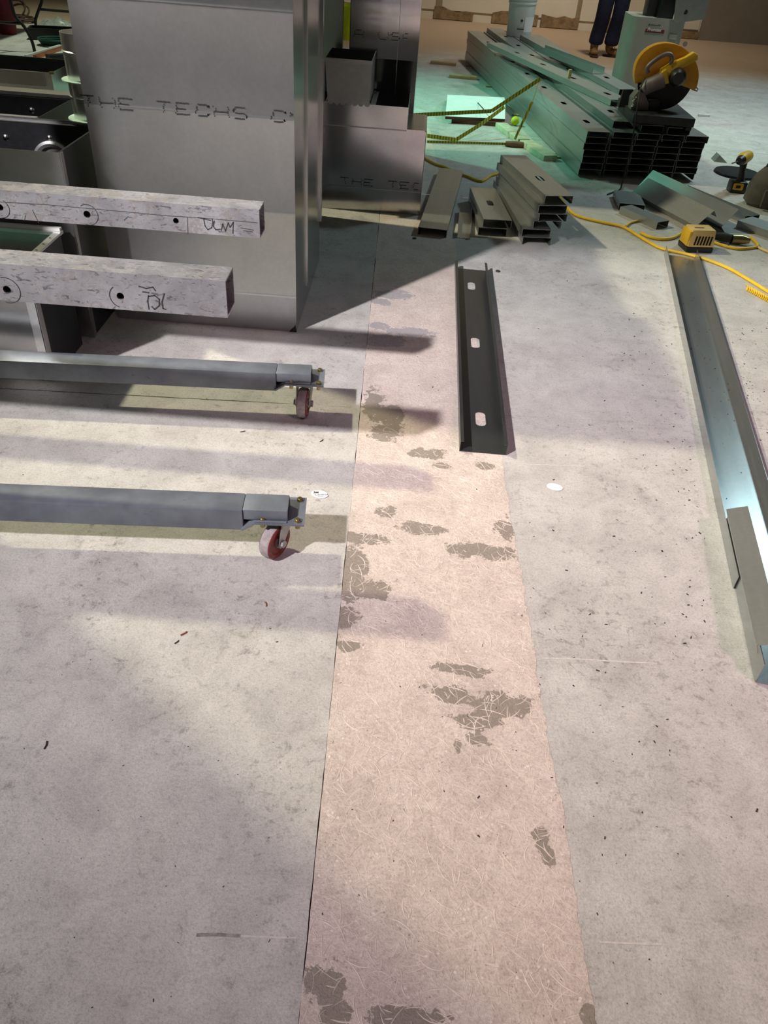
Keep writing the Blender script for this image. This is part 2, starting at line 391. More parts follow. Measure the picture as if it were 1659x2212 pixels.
def cat_rom(pts, n=6):
    pts = [V(p) for p in pts]; out = []
    for i in range(len(pts) - 1):
        p0 = pts[max(i - 1, 0)]; p1 = pts[i]; p2 = pts[i + 1]; p3 = pts[min(i + 2, len(pts) - 1)]
        for j in range(n):
            t = j / n
            out.append(0.5 * ((2 * p1) + (p2 - p0) * t + (2 * p0 - 5 * p1 + 4 * p2 - p3) * t * t + (3 * p1 - p0 - 3 * p2 + p3) * t ** 3))
    return out + [pts[-1]]
_fc = {}
def text_mb(txt, size, o, u, v, lift, shear=0.0, bold=0.0):
    cu = bpy.data.curves.new('t', 'FONT'); cu.body = txt; cu.size = size; cu.shear = shear; cu.offset = bold
    ob = bpy.data.objects.new('t', cu); COL.objects.link(ob)
    dg = bpy.context.evaluated_depsgraph_get(); me = bpy.data.meshes.new_from_object(ob.evaluated_get(dg))
    o, u, v = V(o), V(u), V(v); nn = u.cross(v).normalized() * lift
    mb = MB(); mb.add([o + u * p.co.x + v * p.co.y + nn for p in me.vertices], [tuple(p.vertices) for p in me.polygons])
    bpy.data.objects.remove(ob); bpy.data.meshes.remove(me); bpy.data.curves.remove(cu); return mb

# ================================================================== SETTING
def edgeL(Y): return -0.076 - 0.0207 * (Y - 0.5) if Y < 4.2 else -0.1526 - 0.0207 * (Y - 4.2)
def edgeR(Y): return 0.425 - 0.0250 * (Y - 0.5) if Y < 2.2 else 0.3825 - 0.055 * (Y - 2.2)
def jag(f, y0, y1, amp, step=0.02, seed=1):
    rd = random.Random(seed); n = max(2, int((y1 - y0) / step)); out = []; d = 0
    for i in range(n + 1):
        y = y0 + (y1 - y0) * i / n; d = 0.75 * d + rd.uniform(-amp, amp); out.append((f(y) + d, y))
    return out
STRIP_END = 8.0
fl = single('floor', MB().box(-14.2, 14.2, -6, 14.6, -0.10, -0.010), 'underfloor', kind='structure')
def slab(poly, mat, z=0.0, name='floor_slab'):
    return part(name, MB().plate(poly, [], (0, 0, -0.012 + z), (1, 0, 0), (0, 1, 0), 0.012), mat, fl)
jy = lambda x: 2.441 + 0.0475 * (x + 0.13) if x < 1.5 else 2.52         # control joint across the slab
g = 0.0016
def xjag(x0, x1, dy, seed):
    return [(x, jy(x) + dy + d) for (d, x) in jag(lambda t: 0.0, x0, x1, 0.0012, 0.05, seed)]
yl = [-6, None, 6.95, 14.6]
Lf = jag(edgeL, -6, jy(-0.13) - g, 0.0009, 0.02, 3); Lb = jag(edgeL, jy(-0.13) + g, 6.95 - g, 0.0009, 0.02, 4); Lc = jag(edgeL, 6.95 + g, STRIP_END, 0.001, 0.1, 5)
slab([(-4.3, -6)] + [(x - .0007, y) for x, y in Lf] + xjag(-4.3, edgeL(2.43) - g, -g, 6)[::-1], 'floor')
slab(xjag(-4.3, edgeL(2.43) - g, g, 7) + [(x - .0007, y) for x, y in Lb] + [(-4.3, 6.95 - g)], 'floor')
Rf = jag(edgeR, -6, jy(0.4) - g, 0.003, 0.014, 8); Rb = jag(edgeR, jy(0.4) + g, 6.95 - g, 0.003, 0.014, 9)
slab([(x - .007, y) for x, y in Rf] + xjag(edgeR(2.45), 4.4, -g, 10) + [(4.4, -6)], 'floor')
slab(xjag(edgeR(2.45), 4.4, g, 11) + [(4.4, 6.95 - g)] + [(x - .007, y) for x, y in Rb][::-1], 'floor')
slab([(-4.3, 6.95 + g), (4.4, 6.95 + g), (4.4, 10.9 - g), (-4.3, 10.9 - g)], 'floor')
slab([(-4.3, 10.9 + g), (4.4, 10.9 + g), (4.4, 14.6), (-4.3, 14.6)], 'floor')
for x0, x1 in ((-14.2, -4.3 - g), (4.4 + g, 14.2)):
    for y0, y1 in ((-6, 2.41), (2.415, 6.95), (6.955, 10.9), (10.905, 14.6)): slab([(x0, y0), (x1, y0), (x1, y1), (x0, y1)], 'floor')
SL = jag(edgeL, -6, 6.95 - g, 0.0006, 0.02, 12); SR = jag(edgeR, -6, 6.95 - g, 0.0034, 0.012, 13)
slab([(x + 0.0006, y) for x, y in SL] + [(x + 0.003, y) for x, y in SR][::-1], 'strip', 0.0008, 'trench_patch')
# trowelled streaks of patching compound on the infill
rd = random.Random(21); rb = MB()
def ridge(cx, cy, rad, a0, a1, wd, ht):
    n = 7; z0 = 0.0006; vs = []; fs = []
    for i in range(n):
        a = a0 + (a1 - a0) * i / (n - 1); f = math.sin(PI * (i + 0.4) / (n - 0.2)); wj = wd * (0.35 + 0.65 * f)
        for dr, z in ((-wj, z0), (0, z0 + ht * f), (wj, z0)):
            vs.append((cx + (rad + dr) * math.cos(a), cy + (rad + dr) * math.sin(a), z))
    for i in range(n - 1):
        for j in range(2): fs.append((i * 3 + j, i * 3 + j + 1, i * 3 + j + 4, i * 3 + j + 3))
    rb.add(vs, fs)
for q in range(2600):
    y = 0.42 + (rd.random() ** 1.15) * 1.95
    if y > 2.15 and rd.random() < 0.75: continue
    x = rd.uniform(edgeL(y) + 0.006, edgeR(y) - 0.004)
    rad = rd.uniform(0.02, 0.14); a = rd.uniform(0, 2 * PI); span = rd.uniform(0.012, 0.075) / rad
    c0x, c0y = x - rad * math.cos(a), y - rad * math.sin(a)
    xs = [c0x + rad * math.cos(a + s * span) for s in (-.5, .5)]
    if min(xs) < edgeL(y) + 0.004 or max(xs) > edgeR(y) + 0.006: continue
    ridge(c0x, c0y, rad, a - span / 2, a + span / 2, rd.uniform(0.0006, 0.0019), rd.uniform(0.0004, 0.0012))
part('trowel_streaks', rb, 'ridge', fl, kind='stuff', recalc=True)

def seam(pts, wd, mat):
    mb = MB(); pts = [P(x, y, 0.0) for x, y in pts]
    for i in range(len(pts) - 1):
        a, b = pts[i], pts[i + 1]; e = V((-(b - a).y, (b - a).x, 0)).normalized() * wd / 2
        mb.prism([a - e, b - e, b + e, a + e], (0, 0, 0.0007))
    part('seam_line', mb, mat, fl)
MT['paleseam'] = simple('pale_mortar_smear', srgb(194, 188, 181), 0.8, 0, 0.15, 90)
MT['darkseam'] = simple('dark_mortar_smear', srgb(140, 133, 127), 0.8, 0, 0.4, 90)
seam([(1172, 1422), (1250, 1424), (1330, 1429), (1420, 1433)], 0.004, 'paleseam')
seam([(1112, 1003), (1180, 1004), (1262, 1007)], 0.003, 'paleseam')
seam([(424, 2020), (470, 2019), (520, 2022)], 0.006, 'darkseam')
seam([(520, 2022), (580, 2024), (640, 2026)], 0.003, 'paleseam')
seam([(1295, 2035), (1360, 2038), (1430, 2040)], 0.004, 'paleseam')
wall = single('wall_back', MB().box(-14.2, 14.2, 14.42, 14.6, 0, 8), 'drywall', kind='structure')
xs = [-13.9, -11.4, -9.0, -6.6, -4.2, -1.9, 0.24, 2.42, 4.34]
for i in range(len(xs) - 1):
    part('drywall_panel', MB().box(xs[i] + 0.006, xs[i + 1] - 0.006, 14.40, 14.419, 0.13, 5.0), 'drywall', wall)
for x, wd in ((0.24, 0.05), (2.42, 0.035), (-1.9, 0.05), (-4.2, 0.05)):
    part('joint_strip', MB().box(x - wd, x + wd, 14.392, 14.3995, 0.02, 3.2), 'stripbrown', wall)
rd = random.Random(5); x = -9.0
while x < 4.2:
    l = rd.uniform(0.25, 0.75); h = rd.uniform(0.10, 0.19)
    pts = [(x, 0.01)] + [(x + l, 0.01)] + [(x + l * (1 - t), h + rd.uniform(-0.035, 0.035)) for t in (0, .2, .4, .6, .8, 1)]
    part('torn_paper_patch', MB().plate(pts, [], (0, 14.398, 0), (1, 0, 0), (0, 0, 1), 0.012), 'tornpaper', wall)
    x += l + rd.choice((0.02, 0.05, 0.3))
part('bare_panel', MB().box(4.36, 14.0, 14.38, 14.419, 0.0, 5.0), 'graywall', wall)
single('wall_left', MB().box(-14.4, -14.2, -6, 14.6, 0, 8), 'drywall', kind='structure')
single('wall_right', MB().box(14.2, 14.4, -6, 14.6, 0, 8), 'drywall', kind='structure')

shade_beam = single('shade_beam_1', MB().box(-14.2, 14.2, 0.0, 0.25, 3.83, 8.0), 'drywall', kind='structure')     # unseen beam added above the camera to shade the stud stacks

# ================================================================== LIFT CART
lift = thing('material_lift', 'grey wheeled material lift with scuffed aluminium forks beside the tall duct', 'lift', (-1.2, 2.0, 0))
SL_ = 0.062                                           # the base legs run slightly askew
def base_leg(X_end, Yf, first):
    ang = math.atan(SL_); m = Matrix.Translation((X_end, Yf, 0)) @ Matrix.Rotation(ang, 4, 'Z')
    t = MB()
    Z0, Z1, D = 0.108, 0.176, 0.078
    t.box(-1.75, -0.162, 0, D, Z0, Z1, m); t.box(-0.162, -0.042, 0.004, D, 0.142, Z1, m)
    leg = part('base_leg', t, 'graypaint', lift, bevel=0.004)
    part('weld_bead', MB().tube([m @ V((-0.13, -0.001, 0.143)), m @ V((-0.045, -0.001, 0.143))], 0.0035, 6), 'graypaint', leg)
    part('tube_end_shade', MB().box(-0.0425, -0.0415, 0.010, D - 0.006, 0.147, Z1 - 0.005, m), 'hole', leg)  # dark plate stands for the shade inside the leg tube
    pl = MB().box(-0.130, 0.002, -0.008, 0.112, 0.1355, 0.1415, m)
    pl.prism([m @ V((-0.130, -0.008, 0.1415)), m @ V((-0.130, -0.008, 0.1355)), m @ V((-0.165, -0.008, 0.112)), m @ V((-0.168, -0.008, 0.117))], (m.to_3x3() @ V((0, 0.09, 0))))
    pp = part('caster_plate', pl, 'graypaint', lift)
    for bx, by in ((-0.110, 0.006), (-0.016, 0.006), (-0.016, 0.098), (-0.110, 0.098)):
        c = m @ V((bx, by, 0))
        part('bolt', MB().cyl((c.x, c.y, 0.1415), (c.x, c.y, 0.149), 0.0085, 6).cyl((c.x, c.y, 0.149), (c.x, c.y, 0.1515), 0.006, 8)
             .cyl((c.x, c.y, 0.120), (c.x, c.y, 0.1355), 0.0075, 6), 'bolt', pp)
    return m @ V((-0.066, 0.052, 0))
def caster(c, yaw, off):
    R_, wd = 0.054, 0.034
    m = Matrix.Translation(c) @ Matrix.Rotation(yaw, 4, 'Z')         # wheel rolls along local y, axle along x
    yk = MB(); yk.lathe([(0.0, 0.134), (0.034, 0.134), (0.034, 0.124), (0.030, 0.118), (0.0, 0.118)], m @ V((0, 0, 0)), (0, 0, 1), 20)
    yk.box(-0.027, 0.027, -0.025, 0.025, 0.112, 0.119, m)
    for sx in (-1, 1):
        x0 = sx * 0.0245 - 0.002; pts = [(x0, -0.026, 0.117), (x0, 0.026, 0.117), (x0, 0.012 + off, R_ + 0.002), (x0, 0.004 + off, R_ - 0.014), (x0, -0.010 + off, R_ - 0.012), (x0, -0.014 + off, R_ + 0.002)]
        yk.prism([m @ V(p) for p in pts], m.to_3x3() @ V((0.004, 0, 0)))
    fk = part('caster_fork', yk, 'zinc', lift)
    part('axle_bolt', MB().cyl(m @ V((-0.033, off, R_)), m @ V((0.033, off, R_)), 0.0065, 8).cyl(m @ V((0.0265, off, R_)), m @ V((0.034, off, R_)), 0.011, 6).cyl(m @ V((-0.034, off, R_)), m @ V((-0.0265, off, R_)), 0.011, 6), 'zinc', fk)
    prof = [(0.014, -wd / 2 + 0.004), (R_ * 0.66, -wd / 2 + 0.004), (R_ * 0.72, -wd / 2), (R_ * 0.90, -wd / 2), (R_ * 0.955, -wd / 2 + 0.003)]
    wh = MB(); ax = m.to_3x3() @ V((1, 0, 0)); o = m @ V((0, off, R_))
    wh.lathe(prof, o, ax, 32); wh.lathe([(r, -z) for r, z in prof], o, ax, 32)
    wo = part('wheel', wh, 'redwheel', lift, recalc=True)
    tr = [(R_ * 0.95, -wd / 2 + 0.0025), (R_ * 0.985, -wd / 2 + 0.006), (R_, -wd / 2 + 0.011), (R_, wd / 2 - 0.011), (R_ * 0.985, wd / 2 - 0.006), (R_ * 0.95, wd / 2 - 0.0025)]
    part('tread', MB().lathe(tr, o, ax, 32), 'tread', wo, recalc=True)
    part('hub', MB().cyl(o - ax * 0.019, o + ax * 0.019, 0.016, 16), 'zinc', wo)
c = base_leg(-0.214, 1.588, True); caster(V((c.x, c.y, 0)), math.radians(-28), -0.030)
c = base_leg(-0.244, 2.338, False); caster(V((c.x, c.y, 0)), math.radians(-3), -0.030)
# forks: square tubes with bored holes
def lift_fork(x0, x1, y0, y1, z0, z1, holes, name='lift_fork'):
    T = 0.005; t = MB()
    hl = [circ(r, 18, cx - x0, cz - z0) for (cx, cz, r) in holes]
    t.plate([(0, 0), (x1 - x0, 0), (x1 - x0, z1 - z0), (0, z1 - z0)], hl, (x0, y0 + T, z0), (1, 0, 0), (0, 0, 1), T)   # front face, outward -y
    t.box(x0, x1, y1 - T, y1, z0, z1); t.box(x0, x1, y0 + T, y1 - T, z1 - T, z1); t.box(x0, x1, y0 + T, y1 - T, z0, z0 + T)
    fk = part('lift_fork', t, 'alu', lift)
    part('tube_mouth_shade', MB().box(x1 - 0.03, x1 - 0.028, y0 + T, y1 - T, z0 + T, z1 - T), 'hole', fk)  # dark plate added in the open end for the shade inside the fork
    for (cx, cz, r) in holes:
        part('bolt_hole', MB().lathe([(r, 0), (r, 0.012), (0, 0.012)], (cx, y0 + 0.001, cz), (0, 1, 0), 16), 'hole', fk)
    return fk
ZF = 0.646
def fork_pt(x, y, Yp): q = PY(x, y, Yp); return (q.x, q.z)
YR, YFk = P(562, 515, ZF).y, P(492, 687, ZF).y
h1 = [(*fork_pt(188, 463, YR), 0.0105), (*fork_pt(380, 477, YR), 0.0085), (*fork_pt(0, 448, YR), 0.010)]
h2 = [(*fork_pt(15, 626, YFk), 0.0095), (*fork_pt(260, 640, YFk), 0.009)]
fr = lift_fork(-1.86, P(562, 515, ZF).x, YR, YR + 0.083, ZF, ZF + 0.083, h1)
ff = lift_fork(-1.86, P(492, 687, ZF).x, YFk, YFk + 0.088, ZF, ZF + 0.093, h2)
def ring_marks(parent, Yp, lst):
    for (x, y, r, a0, a1) in lst:
        mb = MB(); cx, cz = fork_pt(x, y, Yp); n = 20
        mb.ribbon([(r * math.cos(a0 + (a1 - a0) * i / n), r * math.sin(a0 + (a1 - a0) * i / n)) for i in range(n + 1)], (cx, Yp, cz), (1, 0, 0), (0, 0, 1), 0.0018, 0.0006)
        part('wear_ring', mb, 'marker', parent)
ring_marks(fr, YR, [(190, 464, 0.030, -2.0, 2.2), (0, 450, 0.028, -1.6, 1.0)])
ring_marks(ff, YFk, [(15, 627, 0.032, -1.9, 1.8), (262, 641, 0.028, 2.2, 4.4)])
def px_ribbon(parent, name, Yp, strokes, wd, mat='marker'):
    mb = MB()
    for st in strokes: mb.ribbon([(PY(x, y, Yp).x, PY(x, y, Yp).z) for x, y in st], (0, Yp, 0), (1, 0, 0), (0, 0, 1), wd, 0.0007)
    return part(name, mb, mat, parent)
px_ribbon(fr, 'marker_writing', YR, [[(428, 470), (442, 473), (455, 476)], [(440, 473), (443, 488), (449, 496), (457, 492), (460, 480), (458, 473)], [(463, 477), (461, 489), (466, 496), (476, 495)],
    [(478, 498), (481, 484), (487, 499), (493, 481)], [(493, 481), (497, 491), (504, 480), (503, 504)]], 0.0028)
px_ribbon(fr, 'scribed_line', YR, [[(0, 436), (100, 442), (200, 451), (300, 460), (360, 466), (430, 470), (510, 477), (556, 481)]], 0.0014)
px_ribbon(ff, 'marker_writing', YFk, [[(300, 618), (316, 623), (330, 620), (336, 628)], [(308, 630), (322, 632)], [(321, 638), (319, 650), (322, 668)], [(321, 640), (334, 638), (344, 646), (344, 660), (334, 668), (328, 662)], [(355, 634), (350, 652), (352, 666), (358, 668)]], 0.0028)
for st_ in ([(70, 453), (78, 470), (84, 482)], [(55, 465), (53, 477)], [(268, 476), (276, 468), (285, 470)], [(520, 492), (548, 497)], [(526, 498), (546, 501)], [(405, 470), (406, 506)]): px_ribbon(fr, 'scratch', YR, [st_], 0.0016)
# mast, carriage and handle of the lift, left of the frame
mast = MB()
for yy in (1.80, 2.20): mast.box(-2.02, -1.93, yy, yy + 0.08, 0.06, 2.75)
for zz in (0.30, 0.95, 1.6, 2.25, 2.67): mast.box(-2.01, -1.94, 1.88, 2.20, zz, zz + 0.08)
part('mast', mast, 'alu', lift, bevel=0.003)
part('mast_panel', MB().box(-1.99, -1.975, 1.88, 2.20, 0.38, 2.67), 'graypaint', lift)
part('carriage', MB().box(-1.93, -1.86, 1.72, 2.47, 0.62, 0.76).box(-1.93, -1.88, 1.78, 1.86, 0.74, 1.15).box(-1.93, -1.88, 2.22, 2.30, 0.74, 1.15), 'alu', lift, bevel=0.003)
part('base_crossbar', MB().box(-2.05, -1.90, 1.45, 2.36, 0.10, 0.175), 'graypaint', lift, bevel=0.004)
for yy in (1.6, 2.25):
    part('rear_wheel', MB().lathe([(0.012, -0.02), (0.06, -0.02), (0.06, 0.02), (0.012, 0.02), (0.012, -0.02)], (-2.12, yy, 0.06), (0, 1, 0), 24).box(-2.13, -2.04, yy - .03, yy + .03, 0.055, 0.13), 'black', lift, recalc=True)

# ================================================================== DUCTWORK
def wall_profile(prof, x0, x1, Y0, t=0.0015):         # sheet with shallow cross creases: prof = (z, push)
    mb = MB(); n = len(prof)
    vs = [(x, Y0 - d, z) for z, d in prof for x in (x0, x1)] + [(x, Y0 - d + t, z) for z, d in prof for x in (x0, x1)]
    fs = []
    for i in range(n - 1):
        a = 2 * i; fs.append((a, a + 1, a + 3, a + 2)); b = 2 * n + a; fs.append((b + 1, b, b + 2, b + 3))
        fs.append((a, a + 2, b + 2, b)); fs.append((a + 1, b + 1, b + 3, a + 3))
    fs.append((0, 2 * n, 2 * n + 1, 1)); fs.append((2 * n - 2, 2 * n - 1, 4 * n - 1, 4 * n - 2))
    return mb.add(vs, fs)
def beads(zs, ztop, p=0.0022):
    pr = [(0.0, 0.0)]
    for z in zs: pr += [(z - 0.006, p * 0.2), (z - 0.002, p), (z + 0.003, p * 0.55), (z + 0.010, 0.0)]
    return pr + [(ztop, 0.0)]
# dot-matrix style print on the sheets: bars solid, uprights dotted
GLY = {'T': ([(0, 1, 1, 1)], [(.5, 0, 1)]), 'H': ([(0, .5, 1, .5)], [(0, 0, 1), (1, 0, 1)]), 'E': ([(0, 1, 1, 1), (0, .5, .7, .5), (0, 0, 1, 0)], [(0, 0, 1)]),
       'C': ([(.2, 1, .9, 1), (.2, 0, .9, 0)], [(0.05, .15, .85), (.95, .78, .92), (.95, .08, .22)]), 'S': ([(.15, 1, .9, 1), (.15, .5, .85, .5), (.1, 0, .85, 0)], [(0.05, .6, .9), (.95, .1, .4)]),
       'U': ([(.15, 0, .85, 0)], [(0, .1, 1), (1, .1, 1)]), 'A': ([(.2, 1, .8, 1), (0, .4, 1, .4)], [(0, 0, .9), (1, 0, .9)])}
def stencil(txt, o, u, v, cw, ch, gap, wd, lift, seed=3, stop=99):
    rd = random.Random(seed); mb = MB(); x = 0
    for chx in txt:
        if chx in GLY:
            hs, vs = GLY[chx]
            for (a, b, c, d) in hs:
                n = 4
                for i in range(n):
                    p0 = x + (a + (c - a) * i / n) * cw; p1 = x + (a + (c - a) * (i + .82) / n) * cw
                    if p1 > stop: continue
                    mb.ribbon([(p0, b * ch + rd.uniform(-.02, .02) * ch), (p1, d * ch + rd.uniform(-.02, .02) * ch)], o, u, v, wd, lift)
            for (a, z0, z1) in vs:
                for i in range(6):
                    zz = z0 + (z1 - z0) * (i + .5) / 6; px = x + a * cw + rd.uniform(-.10, .10) * cw
                    if px > stop: continue
                    mb.ribbon([(px, zz * ch), (px + wd * .5, zz * ch + wd * .3)], o, u, v, wd * 1.05, lift)
        x += cw + gap
    return mb
DX0, DX1, DY0, DY1, DH = -1.189, -0.432, 3.02, 3.86, 1.68
big = thing('tall_duct', 'tall upright galvanised sheet metal duct printed THE TECHS, behind the lift forks', 'duct', ((DX0 + DX1) / 2, 3.4, 0))
pf = part('front_panel', wall_profile(beads([0.154, 0.491, 0.822, 1.148, 1.47], DH), DX0, DX1, DY0), 'duct', big)
u0 = PY(180, 228, 3.02); cwid = 0.073
o0 = PY(178, 229, 3.02) + V((0, 0, -0.002))
for ix, wd_ in enumerate('THE TECHS CS'):
    if wd_ == ' ': continue
    ox = o0 + V((ix * 0.0683, 0, 0))
    part('printed_letter', stencil(wd_, ox, (1, 0, 0), (0, 0, 1), 0.049, 0.038, 0.0193, 0.0034, 0.0030, 3 + ix, DX1 - ox.x - 0.003), 'ink', pf)
sd = MB(); sd.box(DX1 - 0.0015, DX1, DY0, DY1, 0.004, DH)
ps = part('side_panel', sd, 'duct_side', big)
part('side_panel', MB().box(DX0, DX0 + 0.0015, DY0, DY1, 0.0, DH), 'duct_side', big)
part('back_panel', MB().box(DX0, DX1, DY1 - 0.0015, DY1, 0, DH), 'duct', big)
part('standing_seam', MB().box(DX1, DX1 + 0.006, 3.335, 3.343, 0.075, DH).box(DX1 + .006, DX1 + .009, 3.330, 3.348, 0.09, DH), 'spiral', ps)
part('standing_seam', MB().box(DX1, DX1 + 0.012, DY1 - 0.02, DY1 + 0.004, 0.20, DH), 'duct_side', ps)
part('corner_gap', MB().prism([(DX1 - 0.030, DY0 - 0.004, 0.0), (DX1 + 0.001, DY0 - 0.004, 0.0), (DX1 - 0.004, DY0 - 0.004, 0.030)], (0, 0.004, 0)), 'black', ps)

for nm, bb in (('front_panel', (-1.19, -0.545, 3.861, 3.863)), ('back_panel', (-1.19, -0.545, 4.548, 4.55)), ('side_panel', (-0.547, -0.545, 3.863, 4.548)), ('side_panel', (-1.19, -1.188, 3.863, 4.548))):
    part(nm, MB().box(*bb, 0, 1.72), 'duct', big)     # unseen separate duct behind, added for the shade it casts on the floor
def open_box(name, label, x0, x1, y0, y1, z0, z1, mats, rim=0.0, t=0.002, liner=None):
    b = thing(name, label, 'duct', ((x0 + x1) / 2, (y0 + y1) / 2, z0))
    for nm, bb, mt in (('front_panel', (x0, x1, y0, y0 + t), mats[0]), ('back_panel', (x0, x1, y1 - t, y1), mats[1]), ('side_panel', (x1 - t, x1, y0 + t, y1 - t), mats[2]), ('side_panel', (x0, x0 + t, y0 + t, y1 - t), mats[2])):
        part(nm, MB().box(*bb, z0, z1), mt, b)
    part('bottom_panel', MB().box(x0 + t, x1 - t, y0 + t, y1 - t, z0, z0 + t), mats[3], b)
    if rim:
        r = MB(); r.box(x0 - .002, x1 + .002, y0 - rim, y0 + .002, z1 - .004, z1 + .002); r.box(x0 - .002, x1 + .002, y1 - .002, y1 + rim, z1 - .004, z1 + .002); r.box(x1 - .002, x1 + rim, y0, y1, z1 - .004, z1 + .002)
        part('rim', r, 'spiral', b)
    if liner:
        L = MB(); L.box(x0 + t, x1 - t, y1 - t - .025, y1 - t, z0 + t, z1 - .012); part('liner', L, 'liner', b)
        part('liner', MB().box(x1 - t - .025, x1 - t, y0 + t, y1 - t - .026, z0 + t, z1 - .012), 'liner', b)
        part('liner', MB().box(x0 + t, x1 - t - .026, y0 + t, y0 + t + .012, z0 + t, z1 - .012), 'liner', b)
        for (px, pz) in liner:
            part('pin_washer', MB().lathe([(0.0, .006), (.010, .004), (.014, 0.0), (0.0, 0.0)], (px, y1 - t - .025, pz), (0, -1, 0), 14), 'pin', b)
    return b
ZC = 0.70
pc1 = PY(12, 298, 3.255); pc2 = PY(107, 300, 3.255)
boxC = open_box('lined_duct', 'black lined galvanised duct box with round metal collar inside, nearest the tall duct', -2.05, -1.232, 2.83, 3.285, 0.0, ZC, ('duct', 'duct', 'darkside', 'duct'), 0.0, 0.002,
                [(pc1.x, pc1.z), (pc2.x, pc2.z), (pc1.x - 0.17, pc1.z)])
cc = PY(119, 352, 3.25)
part('round_collar', MB().lathe([(.062, 0), (.084, 0), (.084, .012), (.074, .016), (.062, .012), (.062, 0)], (cc.x, 3.255, cc.z), (0, -1, 0), 32), 'spiral', boxC)
part('collar_mouth', MB().cyl((cc.x, 3.2555, cc.z), (cc.x, 3.2535, cc.z), 0.061, 28), 'spiral', boxC)
part('corner_flange', MB().box(-1.252, -1.230, 2.824, 2.829, 0.0, ZC).box(-1.231, -1.226, 2.826, 2.85, 0.0, ZC), 'duct', boxC)
pb1 = PY(66, 240, 3.70); pb2 = PY(144, 242, 3.70)
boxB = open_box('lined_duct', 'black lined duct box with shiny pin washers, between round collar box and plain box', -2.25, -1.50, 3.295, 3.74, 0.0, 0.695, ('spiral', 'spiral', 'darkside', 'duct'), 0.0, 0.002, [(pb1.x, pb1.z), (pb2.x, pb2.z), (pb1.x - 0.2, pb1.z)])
part('rim', MB().box(-2.25, -1.50, 3.72, 3.80, 0.695, 0.700), 'spiral', boxB); part('rim', MB().box(-2.25, -1.50, 3.288, 3.312, 0.695, 0.700), 'spiral', boxB)
boxA = open_box('open_duct', 'plain open topped galvanised duct box, rearmost of the row at the left', -2.9, -1.785, 4.18, 4.50, 0.0, 0.70, ('spiral', 'darkside', 'duct', 'duct'), 0.0)
part('top_flange', MB().box(-2.9, -1.82, 4.165, 4.179, 0.64, 0.70), 'duct', boxA)
part('corner_screw', MB().cyl((-1.78, 4.176, 0.695), (-1.78, 4.176, 0.705), 0.012, 10), 'bolt', boxA)
part('back_flange', MB().box(-2.9, -1.66, 4.50, 4.515, 0.60, 0.705), 'darkside', boxA)
# flanged duct piece under the forks
XD, yd0, yd1, zd = -1.255, 2.462, 2.765, 0.447
boxD = thing('flanged_duct', 'low flanged duct section with bright rim standing under the lift forks', 'duct', (-1.6, 2.6, 0))
part('front_panel', MB().box(-1.92, XD - 0.03, yd0, yd0 + .002, 0, zd - 0.01), 'duct_side', boxD)
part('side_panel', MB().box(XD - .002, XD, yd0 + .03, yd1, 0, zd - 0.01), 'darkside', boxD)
part('back_panel', MB().box(-1.92, XD, yd1 - .002, yd1, 0, zd - .01), 'duct', boxD)
part('side_panel', MB().box(-1.92, -1.918, yd0, yd1, 0, zd - .01), 'duct', boxD)
part('corner_angle', MB().box(XD - .032, XD + .001, yd0 - .003, yd0 + .001, 0, zd - .006).box(XD - .002, XD + .002, yd0 - .003, yd0 + .03, 0, zd - .006), 'spiral', boxD)
rim = part('rim_frame', MB().box(-1.92, XD + .004, yd1 - .012, yd1 + .016, zd - .012, zd).box(XD - .022, XD + .004, yd0 - .004, yd1 - .012, zd - .010, zd - .002).box(-1.92, XD - .022, yd0 - .004, yd0 + .016, zd - .010, zd - .002), 'spiral', boxD)
part('ribbed_cap', MB().box(-1.92, XD - .002, yd1 + .002, yd1 + .012, zd, zd + .010).box(-1.92, XD - .008, yd1 + .017, yd1 + .035, zd - .004, zd + .004), 'white', rim)
part('inner_sheet', MB().box(-1.90, XD - .024, yd0 + .02, yd1 - .015, zd - .10, zd - .097), 'duct', boxD)
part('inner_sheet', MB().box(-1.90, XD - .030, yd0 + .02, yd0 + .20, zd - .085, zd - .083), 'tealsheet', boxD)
for i in range(4): part('rivet', MB().cyl((XD - .009, yd0 + .05 + .06 * i, zd - .002), (XD - .009, yd0 + .05 + .06 * i, zd + .001), 0.004, 8), 'pin', rim)
# stack of round collars
PXc, PYc = -1.288, 3.345
stk = thing('round_collar_stack', 'stack of bright round duct collars with mint gaskets beside the tall duct', 'duct', (PXc, PYc, ZC))
def collar(z0, z1, mouth):
    c = part('round_collar', MB().lathe([(.070, z0), (.072, z0 + .004), (.075, z1), (.071, z1), (.068, z0 + .006)], (PXc, PYc, 0), (0, 0, 1), 28), 'spiral', stk, recalc=True)
    part('bead', MB().lathe([(.073, z0 + .62 * (z1 - z0) - .004), (.078, z0 + .62 * (z1 - z0)), (.073, z0 + .62 * (z1 - z0) + .004)], (PXc, PYc, 0), (0, 0, 1), 28), 'spiral', c)
    part('gasket', MB().lathe([(.069, z0), (.096, z0), (.096, z0 + .004), (.069, z0 + .004)], (PXc, PYc, 0), (0, 0, 1), 28), 'cyanflange', c)
collar(0.701, 0.836, 0); collar(0.838, 1.0, 1)

